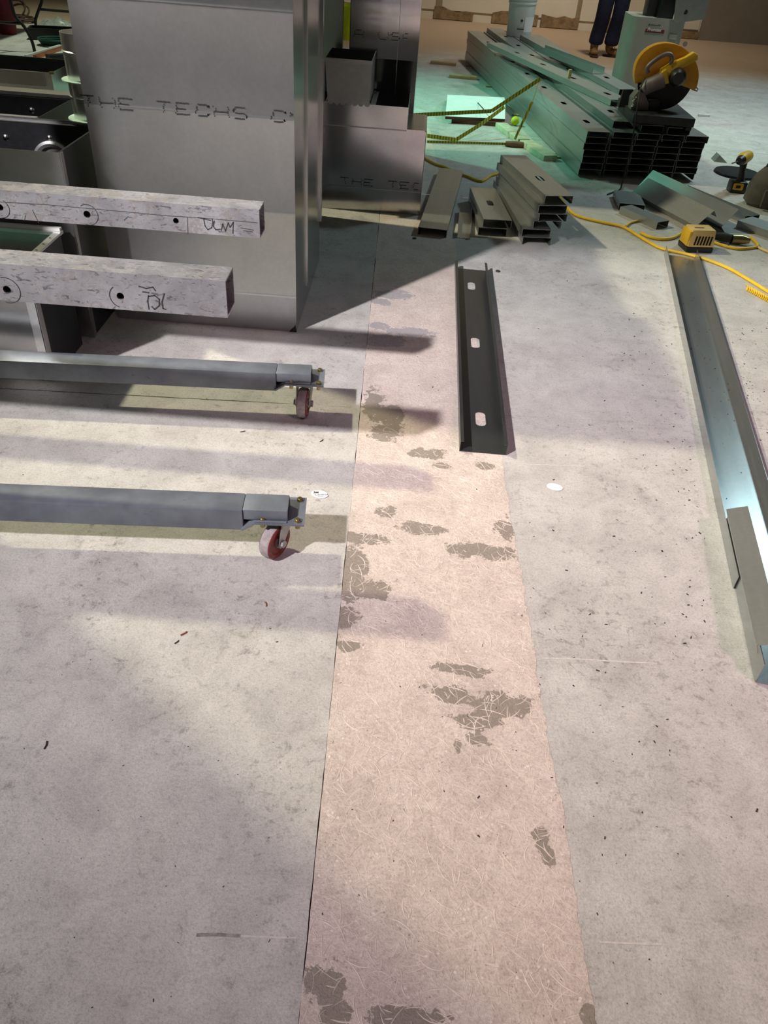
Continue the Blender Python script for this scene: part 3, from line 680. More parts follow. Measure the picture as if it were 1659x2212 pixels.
# stepped duct in the middle
mid = thing('stepped_duct', 'stepped galvanised duct fitting printed THE TECH on the floor beyond the tall duct', 'duct', (-0.22, 5.0, 0))
FY = 4.69
fp = MB().plate([(-0.512, 0.0), (0.072, 0.0), (0.068, 0.455), (0.060, 0.462), (-0.040, 0.462), (-0.040, 0.572), (-0.512, 0.572)], [], (0, FY + .002, 0), (1, 0, 0), (0, 0, 1), .002)
fpo = part('front_panel', fp, 'duct_mirror', mid)
part('crease', MB().box(-0.512, -0.04, FY - .0025, FY, 0.452, 0.458).box(-0.512, 0.07, FY - .003, FY, 0.128, 0.134), 'duct', fpo)
for ix, wd_ in enumerate('THE TEC'):
    if wd_ != ' ': part('printed_letter', stencil(wd_, (-0.405 + .07 * ix, FY - .0005, 0.145), (1, 0, 0), (0, 0, 1), 0.052, 0.036, 0.018, 0.0032, 0.002, 5 + ix, 0.46 - .07 * ix), 'ink', fpo)
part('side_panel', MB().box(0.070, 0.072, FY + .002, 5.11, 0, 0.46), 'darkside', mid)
part('step_top', MB().box(-0.040, 0.070, FY + .002, 5.11, 0.458, 0.4605), 'duct', mid)
part('step_side', MB().box(-0.041, -0.039, FY + .002, 5.10, 0.462, 0.570), 'duct', mid)
part('back_panel', MB().box(-0.512, 0.07, 5.11, 5.112, 0, 0.46), 'duct', mid)
part('side_panel', MB().box(-0.512, -0.510, FY + .002, 5.11, 0, 0.57), 'duct', mid)
part('inside_shade', MB().box(-0.508, -0.043, FY + .004, 5.10, 0.30, 0.305), 'hole', mid)  # black sheet stands for the shade down inside the fitting
part('top_panel', MB().box(-0.508, -0.243, FY + .004, 5.10, 0.566, 0.569), 'duct', mid)
# small open box on top
sb = thing('small_open_box', 'small open galvanised box with scalloped hem sitting on the stepped duct', 'duct', (-0.37, 4.86, 0.572))
bx0, bx1, by0, by1, bz0, bz1 = -0.500, -0.250, 4.665, 5.03, 0.574, 0.782
part('front_panel', MB().prism([(bx0 + .018, by0, bz0), (bx1 - .004, by0, bz0), (bx1, by0, bz1), (bx0, by0, bz1)], (0, .002, 0)), 'stud', sb)
part('back_panel', MB().box(bx0, bx1, by1 - .002, by1, bz0, bz1), 'darkside', sb)
part('side_panel', MB().box(bx1 - .002, bx1, by0 + .002, by1 - .002, bz0 + .02, bz1), 'stud', sb)
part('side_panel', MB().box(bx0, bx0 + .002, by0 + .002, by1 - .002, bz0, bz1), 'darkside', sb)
part('bottom_panel', MB().box(bx0 + .002, bx1 - .002, by0 + .002, by1 - .002, bz0 + .05, bz0 + .052), 'hole', sb)  # near-black bottom stands for the shade in the box
part('rim', MB().box(bx0 - .003, bx1 + .003, by0 - .006, by0, bz1 - .014, bz1 + .003).box(bx1, bx1 + .004, by0, by1, bz1 - .006, bz1 + .002).box(bx0 - .003, bx0, by0 - .004, by0 + .006, bz0, bz1), 'duct', sb)
hem = MB()
for i in range(7): hem.lathe([(0, -.003), (.016, -.003), (.016, .002), (0, .002)], (bx0 + .035 + .033 * i, by0 - .001, bz0 + .006), (0, 1, 0), 14)
part('scalloped_hem', hem, 'stud', sb)
part('side_flange', MB().box(bx1, bx1 + .03, by0 + .02, by1, bz0, bz0 + .004), 'stud', sb)
# tall panel duct behind it
tp = thing('tall_panel_duct', 'tall flat duct behind the stepped fitting, printed USA', 'duct', (-0.2, 5.6, 0))
hx0, hx1, hy0, hy1 = -0.405, -0.012, 5.125, 6.15
hp = part('front_panel', wall_profile(beads([0.42, 0.735, 1.10, 1.45], 1.75, 0.003), hx0, hx1, hy0), 'duct_mirror', tp)
for ix, wd_ in enumerate('A USA'):
    if wd_ == ' ' : continue
    o_ = PY(765, 80, hy0) + V((ix * .07, 0, 0)); part('printed_letter', stencil(wd_, o_, (1, 0, 0), (0, 0, 1), 0.052, 0.036, 0.018, 0.0032, 0.002, 9 + ix, hx1 - o_.x - .06), 'ink', hp)
part('side_panel', MB().box(hx1 - .002, hx1, hy0 + .002, hy1, 0, 1.75), 'duct_side', tp)
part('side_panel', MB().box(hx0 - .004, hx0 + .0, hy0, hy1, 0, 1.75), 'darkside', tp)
part('back_panel', MB().box(hx0, hx1, hy1 - .002, hy1, 0, 1.75), 'duct', tp)
part('fold', MB().box(-0.13, -0.128, hy0 - .004, hy0, 0.55, 1.75), 'duct', hp)
single('narrow_duct_panel', MB().box(-0.60, -0.452, 5.13, 5.135, 0, 1.75).box(-0.60, -0.595, 5.135, 5.55, 0, 1.75).box(-0.454, -0.452, 5.135, 5.20, 0, 1.75), 'duct_side', 'narrow upright galvanised panel left of the slit beside the tall flat duct', 'duct', (-0.52, 5.3, 0))
q = PY(748, 65, 9.5)
single('lime_tub', MB().lathe([(0.0, 0), (.13, 0), (.15, .36), (.155, .37), (.14, .37), (.12, .03), (0, .03)], (P(748, 84).x, P(748, 84).y, 0), (0, 0, 1), 24), 'lime', 'lime yellow tub seen through the slit between ducts', 'tub', (P(748, 84).x, P(748, 84).y, 0), recalc=True)

# ================================================================== STUDS AND TRACKS
SW, SF, SLP, ST = 0.162, 0.042, 0.012, 0.0016
def channel(L, w=SW, fl_=SF, lip=SLP, t=ST, holes=(), web_up=True):
    """long axis +y from 0 to L, x centred; web_up: web on top, flanges down, base at z=0"""
    mb = MB(); hs = [rrect(0.038, 0.095, 0.017, 4, 0, hy) for hy in holes]
    mb.plate([(-w / 2, 0), (w / 2, 0), (w / 2, L), (-w / 2, L)], hs, (0, 0, 0), (1, 0, 0), (0, 1, 0), t)
    for s in (-1, 1):
        xa, xb = sorted((s * w / 2, s * (w / 2 - t))); mb.box(xa, xb, 0, L, t, fl_)
        if lip:
            xa, xb = sorted((s * (w / 2 - t), s * (w / 2 - lip))); mb.box(xa, xb, 0, L, fl_ - t, fl_)
    if web_up: mb.xf(Matrix.Translation((0, 0, fl_)) @ Matrix.Rotation(PI, 4, 'Y'))
    return mb
def place_channel(name, label, cat, a, b, z, mat='stud', group=None, roll=0.0, pitch=0.0, **k):
    """a, b: centre of near and far end on plan"""
    a = V((a[0], a[1], 0)); b = V((b[0], b[1], 0)); L = (b - a).length; rz = math.atan2(b.y - a.y, b.x - a.x) - PI / 2
    mb = channel(L, **k)
    if roll: mb.xf(Matrix.Rotation(roll, 4, 'Y'))
    if pitch: mb.xf(Matrix.Rotation(pitch, 4, 'X'))
    if roll or pitch: mb.xf(Matrix.Translation((0, 0, -min(v_.z for v_ in mb.v))))
    o = bpy.data.objects.new(name, mb.mesh(name)); COL.objects.link(o); o.location = (a.x, a.y, z); o.rotation_euler = (0, 0, rz)
    o.data.materials.append(MT[mat]); tag(o, label, cat, group); return o
# the dark stud lying open on the floor
a = (P(993, 978) + P(1092, 981)) / 2; b = (P(979, 581) + P(1052, 585)) / 2
dirn = (b - a).normalized()
hy = [ (P(1035, 906) - a).dot(dirn), (P(1021, 741) - a).dot(dirn), (P(1012, 618) - a).dot(dirn)]
place_channel('metal_stud', 'dark steel stud lying open side up with three slots on the concrete', 'stud', a, b, 0.001, 'darkstud', web_up=False, holes=hy, t=0.0018)
# long track on the right: two nested channels
nl, fl2 = P(1625, 1478), P(1434, 550); d2 = (fl2 - nl).normalized(); rt = V((d2.y, -d2.x, 0)) * 0.084
place_channel('metal_track', 'long open steel track with bluish inside along the right edge of the floor', 'track', nl + rt + d2 * 0.35, fl2 + rt, 0.001, 'track', web_up=False, lip=0, fl_=0.048, w=0.168, t=0.0018)
na = P(1628, 1488) + rt + d2 * 0.02; 
place_channel('metal_track', 'shorter worn track piece nested in the near end of the long track', 'track', na, na + d2 * 0.62, 0.004, 'track', web_up=False, lip=0.0, fl_=0.066, w=0.160, t=0.0022)
na2 = P(1640, 1468) + rt * 0.25 + V((0.02, 0, 0))
place_channel('metal_track', 'narrow steel angle offcut leaning over the near end of the long track', 'track', na + V((-0.052, 0.05, 0)), na + V((-0.052, 0.05, 0)) + d2 * 0.56, 0.062, 'stud', web_up=True, lip=0, fl_=0.03, w=0.06, t=0.002, roll=math.radians(-24))

# big bundle of long studs
near = V((1.19, 5.81, 0)); far = V((0.545, 10.57, 0)); pd = (far - near).normalized(); pr = V((pd.y, -pd.x, 0)); PL = (far - near).length
prot = math.atan2(pd.y, pd.x) - PI / 2; CWP, RH = 0.172, 0.0422
hol = [0.30 + 0.61 * i for i in range(8)]
stud_me = channel(PL, holes=hol).mesh('metal_stud'); stud_me.materials.append(MT['stud'])
rd = random.Random(11)
for r in range(7):
    for c_ in range(5):
        o = bpy.data.objects.new('metal_stud', stud_me); COL.objects.link(o)
        sh = rd.uniform(-0.012, 0.012) + (0.0 if r < 6 else -0.03); sx = (-0.012 * (r - 3)) * 0.0 + rd.uniform(-.003, .003) + (0.03 * (r - 3) / 3 * 0.4)
        base = near + pr * (SW / 2 + CWP * c_ + 0.004 - (0.02 if r == 6 and c_ == 0 else (rd.uniform(0, 0.012) if c_ == 0 else 0))) + pd * sh
        o.location = (base.x, base.y, 0.012 + RH * r); o.rotation_euler = (0, 0, prot)
        tag(o, 'long galvanised stud bundled in the big stack under the chop saw', 'stud', 'studs in the big stack')
for tt in (0.5, 1.9, 3.2, 4.4):
    c0 = near + pd * tt; m = Matrix.Translation((c0.x, c0.y, 0)) @ Matrix.Rotation(prot, 4, 'Z')
    single('dunnage_strip', MB().box(-0.06, 0.93, -0.02, 0.02, 0, 0.011, m), 'wood', 'thin wood strip under the big stud stack, %s' % {0.5: 'closest to the saw end', 1.9: 'second from the saw end', 3.2: 'third from the saw end', 4.4: 'at the bucket end'}[tt], 'wood strip', tuple(c0))
ZT = 0.012 + RH * 7
def pile_pt(along, across): return near + pd * along + pr * across
lay = [(0.10, 4.75, 0.285, 0.285, 'loose galvanised stud on top of the big stack, left of the saw base'), (0.02, 4.6, 0.46, 0.46, 'loose galvanised stud on top of the big stack running under the saw base'), (-0.02, 4.2, 0.635, 0.635, 'loose galvanised stud on the big stack under the right half of the saw base')]
for a0, b0, c0, c1, lb in lay:
    pa, pb = pile_pt(a0, c0), pile_pt(b0, c1)
    place_channel('metal_stud', lb, 'stud', pa, pb, ZT + 0.001, 'stud', holes=[0.32 + 0.61 * i for i in range(7)])
ZT2 = ZT + 0.044
ta, tb = (P(1319, 214, ZT2 + .042) + P(1364, 218, ZT2 + .042)) / 2, (P(1052, 92, ZT2 + .042) + P(1085, 92, ZT2 + .042)) / 2
place_channel('metal_stud', 'topmost skewed stud lying across the big stack with black open end left of the saw', 'stud', ta, tb, ZT2 + 0.001, 'stud', holes=[0.22 + 0.61 * i for i in range(4)])
ta, tb = P(1335, 205, ZT2), P(1130, 80, ZT2)
place_channel('metal_stud', 'stud lying on the big stack next to the grey machine cabinet', 'stud', ta + V((0.08, 0, 0)), tb + V((0.02, -0.2, 0)), ZT2 + 0.001, 'stud', holes=[0.5 + 0.61 * i for i in range(3)])
ta, tb = P(1292, 158, ZT2 + .05), P(1165, 108, ZT2 + .05)
place_channel('metal_track', 'short open track lying on the big stack in front of the worker', 'track', ta, tb, ZT2 + 0.045, 'stud', web_up=False, lip=0, fl_=0.05, w=0.11)
single('wood_block', MB().box(-.012, .012, -.012, .012, 0, .06, Matrix.Translation((P(1229, 168, ZT2 + .046).x, P(1229, 168, ZT2 + .046).y, ZT2 + 0.046)) @ Matrix.Rotation(.2, 4, 'Z')), 'wood', 'small wood peg standing on the track on the big stack', 'wood peg', (P(1229, 168, ZT2 + .046).x, P(1229, 168, ZT2 + .046).y, ZT2 + 0.046))

# short cut studs in front of the stack
def cut(ax, ay, bx, by, z, label, holes=(), **k):
    return place_channel('cut_stud', label, 'stud', (ax, ay), (bx, by), z, 'stud', holes=holes, **k)
def cut_px(xl, xr, y, lvl, L, label, dirv, holes=()):
    z = lvl * 0.0432 + 0.001; a = (P(xl, y, z) + P(xr, y, z)) / 2; b = a + V(dirv) * L
    return cut(a.x, a.y, b.x, b.y, z, label, holes)
dv = V((-0.225, 0.974, 0)).normalized()
for (xl, xr, y, lv, L, lb, dd, hh) in [
    (1126, 1190, 529, 0, 0.92, 'bottom cut stud of the right-hand short stack', (-0.10, 1, 0), ()), (1126, 1188, 512, 1, 0.93, 'second cut stud from the floor in the right-hand short stack', (-0.11, 1, 0), ()),
    (1150, 1212, 494, 2, 0.86, 'third cut stud from the floor in the right-hand short stack', (-0.18, 1, 0), ()), (1162, 1224, 479, 3, 0.84, 'fourth cut stud from the floor in the right-hand short stack', (-0.2, 1, 0), ()),
    (1160, 1224, 461, 4, 0.84, 'fifth cut stud from the floor, just below the slotted top one', (-0.21, 1, 0), ()), (1174, 1237, 440, 5, 0.82, 'topmost cut stud with dark slot on the right-hand short stack', (-0.235, 1, 0), (0.32,)),
    (1031, 1094, 509, 0, 0.62, 'lower cut stud of the left-hand pair', (-0.05, 1, 0), ()), (1043, 1103, 491, 1, 0.60, 'upper cut stud with dark slot of the left-hand pair', (-0.09, 1, 0), (0.30,))]:
    cut_px(xl, xr, y, lv, L, lb, V(dd).normalized(), hh)
place_channel('metal_stud', 'plain stud lying web up beside the stepped duct', 'stud', (P(905, 492, .041) + P(964, 497, .041)) / 2, (P(950, 364, .041) + P(1000, 367, .041)) / 2, 0.001, 'stud')
place_channel('metal_track', 'open track offcut on the floor right of the plain web-up stud', 'track', (0.325, 4.345), (0.35, 4.80), 0.001, 'stud', web_up=False, lip=0, fl_=0.03, w=0.075)

# offcuts at the right
place_channel('metal_offcut', 'short block-like stud offcut, leftmost of the pile by the yellow charger', 'stud', (P(1332, 443, .042) + P(1400, 440, .042)) / 2, (P(1318, 413, .042) + P(1388, 413, .042)) / 2, 0.001, 'stud', lip=0)
place_channel('metal_offcut', 'narrow offcut pointing at the yellow charger from under the leaning tracks', 'stud', (1.545, 4.80), (1.37, 5.06), 0.001, 'stud', w=0.10, lip=0)
place_channel('metal_offcut', 'wide dark track leaning on edge in front of the big stack', 'track', (1.81, 4.80), (1.55, 5.42), 0.001, 'stud', w=0.135, lip=0, fl_=0.05, roll=math.radians(-40), web_up=True)
place_channel('metal_offcut', 'leaning track with bright teal top flange in front of the big stack', 'track', (1.975, 4.84), (1.63, 5.60), 0.001, 'track', w=0.135, lip=0, fl_=0.05, roll=math.radians(-48), web_up=True)
place_channel('metal_offcut', 'bright slotted stud offcut behind the teal flanged track', 'stud', (2.17, 5.06), (1.86, 5.62), 0.001, 'track', w=0.13, holes=(0.22,))
place_channel('metal_offcut', 'grey stud offcut end at the right frame edge below the canvas bag', 'stud', (2.28, 4.78), (2.10, 4.99), 0.001, 'stud', lip=0)

# ================================================================== CHOP SAW
YS = 5.92
def S(x, y, Y=YS): return PY(x, y, Y)
def slabp(pts, Y0, t): return MB().prism([PY(x, y, Y0) for x, y in pts], (0, t, 0))
zsaw = ZT + 0.0445
q0 = P(1372, 283, zsaw); q1 = P(1503, 292, zsaw)
saw = thing('chop_saw', 'yellow and black abrasive chop saw standing on the near end of the stud stack', 'saw', ((q0.x + q1.x) / 2, 6.0, zsaw))
bz = zsaw + 0.075
part('base', MB().box(q0.x, q1.x + 0.01, 5.80, 6.36, zsaw + 0.022, bz).box(q0.x + .01, q0.x + .05, 5.80, 6.34, zsaw, zsaw + .022).box(q1.x - .04, q1.x, 5.80, 6.34, zsaw, zsaw + .022), 'sawbase', saw, bevel=0.006)
wc = S(1440, 172, 6.02); 
def pxr(cx, cy, rx, ry, a0, a1, n, rot=0.0):
    out = []
    for i in range(n + 1):
        t = math.radians(a0 + (a1 - a0) * i / n); x = rx * math.cos(t); y = -ry * math.sin(t); r = math.radians(rot)
        out.append((cx + x * math.cos(r) - y * math.sin(r), cy + x * math.sin(r) + y * math.cos(r)))
    return out
gd = pxr(1440, 163, 70, 70, -28, 195, 30)
part('blade_guard', slabp(gd + [(1430, 170)], 5.99, 0.07), 'guard', saw, bevel=0.006)
part('abrasive_wheel', MB().lathe([(0, -.004), (.185, -.004), (.185, .004), (0, .004)], S(1438, 172, 6.02), (0.0, 1, 0), 40), 'bladedark', saw, recalc=True)
part('arm', slabp([(1424, 172), (1430, 150), (1455, 135), (1482, 124), (1500, 113), (1508, 118), (1508, 130), (1478, 146), (1455, 158), (1446, 180), (1432, 184)], 5.93, 0.05), 'toolyellow', saw, bevel=0.006)
part('front_grip', MB().tube(cat_rom([PY(x, y, 5.94) for x, y in [(1400, 158), (1398, 146), (1415, 130), (1436, 118), (1448, 118), (1452, 128), (1446, 138)]], 5), 0.014, 10), 'toolgray', saw)
mo = S(1404, 186, 5.90)
part('motor_housing', MB().tube([PY(1388, 196, 5.92), PY(1400, 186, 5.92), PY(1432, 172, 5.92)], [0.038, 0.048, 0.05], 18), 'toolgray', saw)
part('motor_cap', MB().lathe([(0, .07), (.036, .07), (.05, .055), (.056, .03), (.056, 0), (0, 0)], S(1462, 166, 5.95), (-0.1, -1, 0), 22), 'black', saw)
part('gear_case', slabp([(1425, 160), (1440, 150), (1445, 176), (1436, 184), (1426, 178)], 5.90, 0.05), 'toolyellow', saw, bevel=0.004)
part('pivot_bracket', slabp([(1366, 212), (1380, 196), (1394, 205), (1402, 222), (1400, 238), (1362, 238)], 5.94, 0.10), 'toolgray', saw, bevel=0.004)
part('spring', MB().tube([(S(1372, 210, 5.93) + V((0.012 * math.cos(t * 1.2), 0.012 * math.sin(t * 1.2), -0.0016 * t))) for t in range(40)], 0.003, 6), 'zinc', saw)
part('fence', slabp([(1347, 194), (1368, 194), (1366, 232), (1336, 232)], 6.10, 0.03), 'sawbase', saw)
part('vise_block', MB().box(S(1400, 215, 6).x, S(1424, 215, 6).x, 5.96, 6.06, bz, S(1410, 215, 6).z), 'sawbase', saw, bevel=0.004)
part('lock_hook', MB().tube([PY(x, y, 6.0) for x, y in [(1496, 176), (1508, 194), (1506, 197), (1494, 193)]], 0.004, 6), 'zinc', saw)
part('guard_bolt', MB().cyl(S(1480, 95, 5.99), S(1480, 95, 6.05), 0.016, 8), 'zinc', saw)
cz = [PY(1393, 168, 5.90), PY(1384, 190, 5.86), PY(1377, 230, 5.79), PY(1368, 290, 5.76), PY(1358, 340, 5.745), PY(1346, 385, 5.735)]
cz += [P(1340, 408, .006), P(1325, 415, .006), P(1312, 420, .006)]
single('saw_power_cord', MB().tube(cat_rom(cz, 5), 0.005, 6), 'black', 'thin dark power cord hanging from the chop saw to the floor', 'cord', tuple(P(1346, 400)))

# grey machine cabinet
YC = 8.0
ca, cb_ = PY(1352, 120, YC).x - 0.01, PY(1490, 45, YC).x - 0.02; ctop = PY(1430, 40, YC).z
cabn = thing('machine_cabinet', 'grey-green enamelled machine cabinet with dark red label behind the saw', 'cabinet', ((ca + cb_) / 2, YC + 0.2, 0))
prof = rrect(cb_ - ca, 0.42, 0.07, 6, (ca + cb_) / 2, YC + 0.21)
part('body', MB().plate(prof, [], (0, 0, 0), (1, 0, 0), (0, 1, 0), ctop), 'cabinet', cabn, sharp=50)
la, lb2 = PY(1395, 62, YC - .002), PY(1434, 72, YC - .002)
part('name_label', MB().box(la.x, lb2.x, YC - .003, YC - .0005, lb2.z - 0.002, la.z), 'redlabel', cabn)
part('label_lettering', text_mb('Promtex', 0.034, (la.x + 0.014, YC - .003, lb2.z + 0.010), (1, 0, 0), (0, 0, 1), 0.002, 0.25, 0.0008), 'white', cabn)
lt = MB(); a_ = PY(1401, 53, YC); rd = random.Random(2)
for i in range(9): lt.ribbon([(0.012 * i, 0), (0.012 * i + rd.uniform(.004, .008), rd.uniform(.004, .010))], (a_.x, YC, a_.z - .005), (1, 0, 0), (0, 0, 1), 0.006, 0.002)
part('small_print', lt, 'ink', cabn)
k0 = PY(1445, 74, YC); part('latch', MB().box(k0.x, k0.x + .07, YC - .012, YC - .0005, k0.z - .035, k0.z), 'zinc', cabn, bevel=0.004)
h0 = PY(1403, 0, YC + .15)
part('motor_block', MB().box(PY(1402, 30, YC).x, PY(1428, 30, YC).x, YC + .1, YC + .25, ctop, ctop + 0.42), 'black', cabn, bevel=0.01)
part('drive_unit', MB().box(PY(1424, 30, YC).x, PY(1458, 30, YC).x, YC + .02, YC + .2, ctop - 0.005, ctop + 0.17).box(PY(1428, 30, YC).x, PY(1464, 30, YC).x, YC + .0, YC + .2, ctop + 0.14, ctop + 0.20), 'black', cabn, bevel=0.008)
g0 = PY(1455, 45, YC - .02); g1 = PY(1530, 30, YC - .02)
part('sheet_chute', MB().prism([PY(x, y, YC - .02) for x, y in [(1455, 46), (1462, -20), (1538, -20), (1524, 38)]], (0, .004, 0)).prism([PY(x, y, YC - .02) for x, y in [(1455, 46), (1524, 38), (1520, 42), (1458, 50)]], (0, .12, 0)), 'track', cabn)
part('chute_hole', MB().cyl(PY(1481, 26, YC - .021), PY(1481, 26, YC - .0225), 0.018, 14), 'hole', cabn)

# buckets on the far end of the stack
bq = P(1120, 72, ZT + .045)
for i, (lb, zz) in enumerate((('white plastic bucket with a printed label on the far end of the stud stack', ZT + .045), ('white bucket nested on top of the labelled bucket', ZT + 0.259))):
    t = thing('plastic_bucket', lb, 'bucket', (bq.x - 0.02, bq.y - 0.2, zz), 0, 'white buckets')
    R0, R1, hh = 0.130, 0.150, 0.37
    part('shell', MB().lathe([(0, 0), (R0, 0), (R0 + .004, .006), (R0 + .017, .30), (R0 + .026, .302), (R0 + .026, .316), (R0 + .018, .318), (R0 + .020, .34), (R1 + .010, .345), (R1 + .010, .37), (R1, .372), (R1 - .006, .36), (R0 - .006, .01), (0, .008)], (0, 0, 0), (0, 0, 1), 32), 'white', t, world=False, recalc=True)
    if i == 0:
        part('paper_label', MB().lathe([(R0 + .0075, .05), (R0 + .0145, .19)], (0, 0, 0), (0, 0, 1), 10, math.radians(-30) + 0.0, math.radians(30)).xf(Matrix.Rotation(-PI / 2 - .0, 4, 'Z') @ Matrix.Rotation(0, 4, 'Z')), 'sticker', t, world=False, recalc=True)
        part('label_print', MB().box(-.04, .035, -R0 - .016, -R0 - .0148, .072, .082).lathe([(0, 0), (.012, 0), (.012, .001), (0, .001)], (0.0, -R0 - .0148, .155), (0, -1, 0), 12), 'ink', t, world=False)

# ================================================================== WORKER
def skin_mesh(name, joints, edges, root, sub=2):
    me = bpy.data.meshes.new(name); me.from_pydata([j[0] for j in joints], edges, []); o = bpy.data.objects.new(name, me); COL.objects.link(o)
    md = o.modifiers.new('s', 'SKIN'); md.use_smooth_shade = True; md.branch_smoothing = 0.4
    for i, j in enumerate(joints):
        sv = me.skin_vertices[0].data[i]; r = j[1]; sv.radius = (r, r) if not isinstance(r, tuple) else r; sv.use_root = (i == root)
    sd_ = o.modifiers.new('d', 'SUBSURF'); sd_.levels = sub; sd_.render_levels = sub
    dg = bpy.context.evaluated_depsgraph_get(); m2 = bpy.data.meshes.new_from_object(o.evaluated_get(dg)); bpy.data.objects.remove(o)
    m2.polygons.foreach_set('use_smooth', [True] * len(m2.polygons)); m2.name = name; return m2
pb_ = P(1300, 122)
man = thing('person', 'standing person in dark blue jeans and tan work boots near the back wall', 'person', (pb_.x, pb_.y, 0), math.radians(0))
def mpart(name, me, mat):
    o = bpy.data.objects.new(name, me); COL.objects.link(o); o.parent = man; me.materials.append(MT[mat]); return o
hipL, kneeL, ankL = V((-0.05, 0.02, 0.90)), V((-0.09, -0.02, 0.50)), V((-0.115, 0.03, 0.09))
hipR, kneeR, ankR = V((0.12, 0.02, 0.90)), V((0.115, -0.02, 0.50)), V((0.085, 0.03, 0.09))
J = [((0.035, 0.02, 0.98), 0.14), ((0.035, 0.02, 1.18), (0.15, 0.11)), ((0.035, 0.02, 1.38), (0.16, 0.10)), ((0.035, 0.015, 1.50), 0.06), ((0.035, 0.0, 1.56), 0.055), ((0.035, -0.015, 1.66), (0.078, 0.095)), ((0.035, -0.01, 1.75), (0.06, 0.07)),
     (hipL, 0.085), (kneeL, 0.058), (ankL, 0.04), (hipR, 0.085), (kneeR, 0.058), (ankR, 0.04),
     ((-0.15, 0.02, 1.42), 0.055), ((-0.21, 0.03, 1.15), 0.042), ((-0.19, -0.10, 0.93), 0.032), ((-0.185, -0.13, 0.85), (0.036, 0.018)),
     ((0.22, 0.02, 1.42), 0.055), ((0.28, 0.03, 1.15), 0.042), ((0.26, -0.10, 0.93), 0.032), ((0.255, -0.13, 0.85), (0.036, 0.018))]
Ed = [(0, 1), (1, 2), (2, 3), (3, 4), (4, 5), (5, 6), (0, 7), (7, 8), (8, 9), (0, 10), (10, 11), (11, 12), (2, 13), (13, 14), (14, 15), (15, 16), (2, 17), (17, 18), (18, 19), (19, 20)]
for hx, sg in ((16, -1), (20, 1)):
    h0_ = V(J[hx][0])
    for fi in range(4):
        f1 = h0_ + V((0, -0.024 + 0.016 * fi, -0.045)); f2 = f1 + V((-sg * 0.006, -0.006, -(0.022, .03, .027, .02)[fi])); f3 = f2 + V((-sg * 0.012, -0.006, -0.02))
        n0 = len(J); J += [(f1, .0095), (f2, .009), (f3, .008)]; Ed += [(hx, n0), (n0, n0 + 1), (n0 + 1, n0 + 2)]
    n0 = len(J); J += [(h0_ + V((-sg * .015, -.045, -.01)), .011), (h0_ + V((-sg * .018, -.06, -.04)), .009)]; Ed += [(hx, n0), (n0, n0 + 1)]
mpart('body', skin_mesh('body', J, Ed, 0), 'skin')
Jj = [((0.035, 0.02, 1.02), (0.165, 0.125)), ((0.035, 0.02, 0.94), (0.165, 0.135)), (hipL + V((0, 0, -.06)), 0.118), (kneeL + V((0, 0, .08)), 0.104), (kneeL + V((0, 0, -.06)), 0.102), ((-0.098, 0.02, 0.30), 0.098), ((-0.112, 0.025, 0.17), 0.104), ((-0.113, 0.025, 0.115), 0.094),
      (hipR + V((0, 0, -.06)), 0.118), (kneeR + V((0, 0, .08)), 0.104), (kneeR + V((0, 0, -.06)), 0.102), ((0.10, 0.02, 0.30), 0.098), ((0.09, 0.025, 0.17), 0.104), ((0.088, 0.025, 0.115), 0.094)]
mpart('jeans', skin_mesh('jeans', Jj, [(0, 1), (1, 2), (2, 3), (3, 4), (4, 5), (5, 6), (6, 7), (1, 8), (8, 9), (9, 10), (10, 11), (11, 12), (12, 13)], 0), 'jeans')
Js = [((0.035, 0.02, 0.99), (0.165, 0.125)), ((0.035, 0.02, 1.2), (0.175, 0.13)), ((0.035, 0.02, 1.39), (0.18, 0.12)), ((0.035, 0.015, 1.47), 0.085), ((-0.15, 0.02, 1.42), 0.075), ((-0.20, 0.03, 1.22), 0.062), ((0.22, 0.02, 1.42), 0.075), ((0.27, 0.03, 1.22), 0.062)]
mpart('shirt', skin_mesh('shirt', Js, [(0, 1), (1, 2), (2, 3), (2, 4), (4, 5), (2, 6), (6, 7)], 0), 'shirt')
hr = MB(); hr.lathe([(0.0, 0.105), (0.045, 0.098), (0.075, 0.07), (0.086, 0.03), (0.084, 0.0)], (0.035, 0.008, 1.69), (0, 0, 1), 20); part('hair', hr, 'hair', man, world=False)
for nm, px_, mt in (('eye', (-0.03, 0.03), 'ink'),):
    for dx in px_: part('eye', MB().lathe([(0, .008), (.008, .005), (.011, 0)], (0.035 + dx, -0.098, 1.68), (0, -1, 0), 10), 'ink', man, world=False)
part('nose', MB().tube([(0.035, -0.095, 1.685), (0.035, -0.122, 1.645), (0.035, -0.10, 1.635)], [.008, .014, .01], 8), 'skin', man, world=False)
part('mouth', MB().tube([(0.012, -0.098, 1.61), (0.035, -0.104, 1.607), (0.058, -0.098, 1.61)], .005, 6), 'redbin', man, world=False)
for dx in (-0.085, 0.085): part('ear', MB().lathe([(0, .012), (.02, .008), (.026, 0)], (0.035 + dx * .93, -0.005, 1.66), (dx, 0, 0), 10), 'skin', man, world=False)
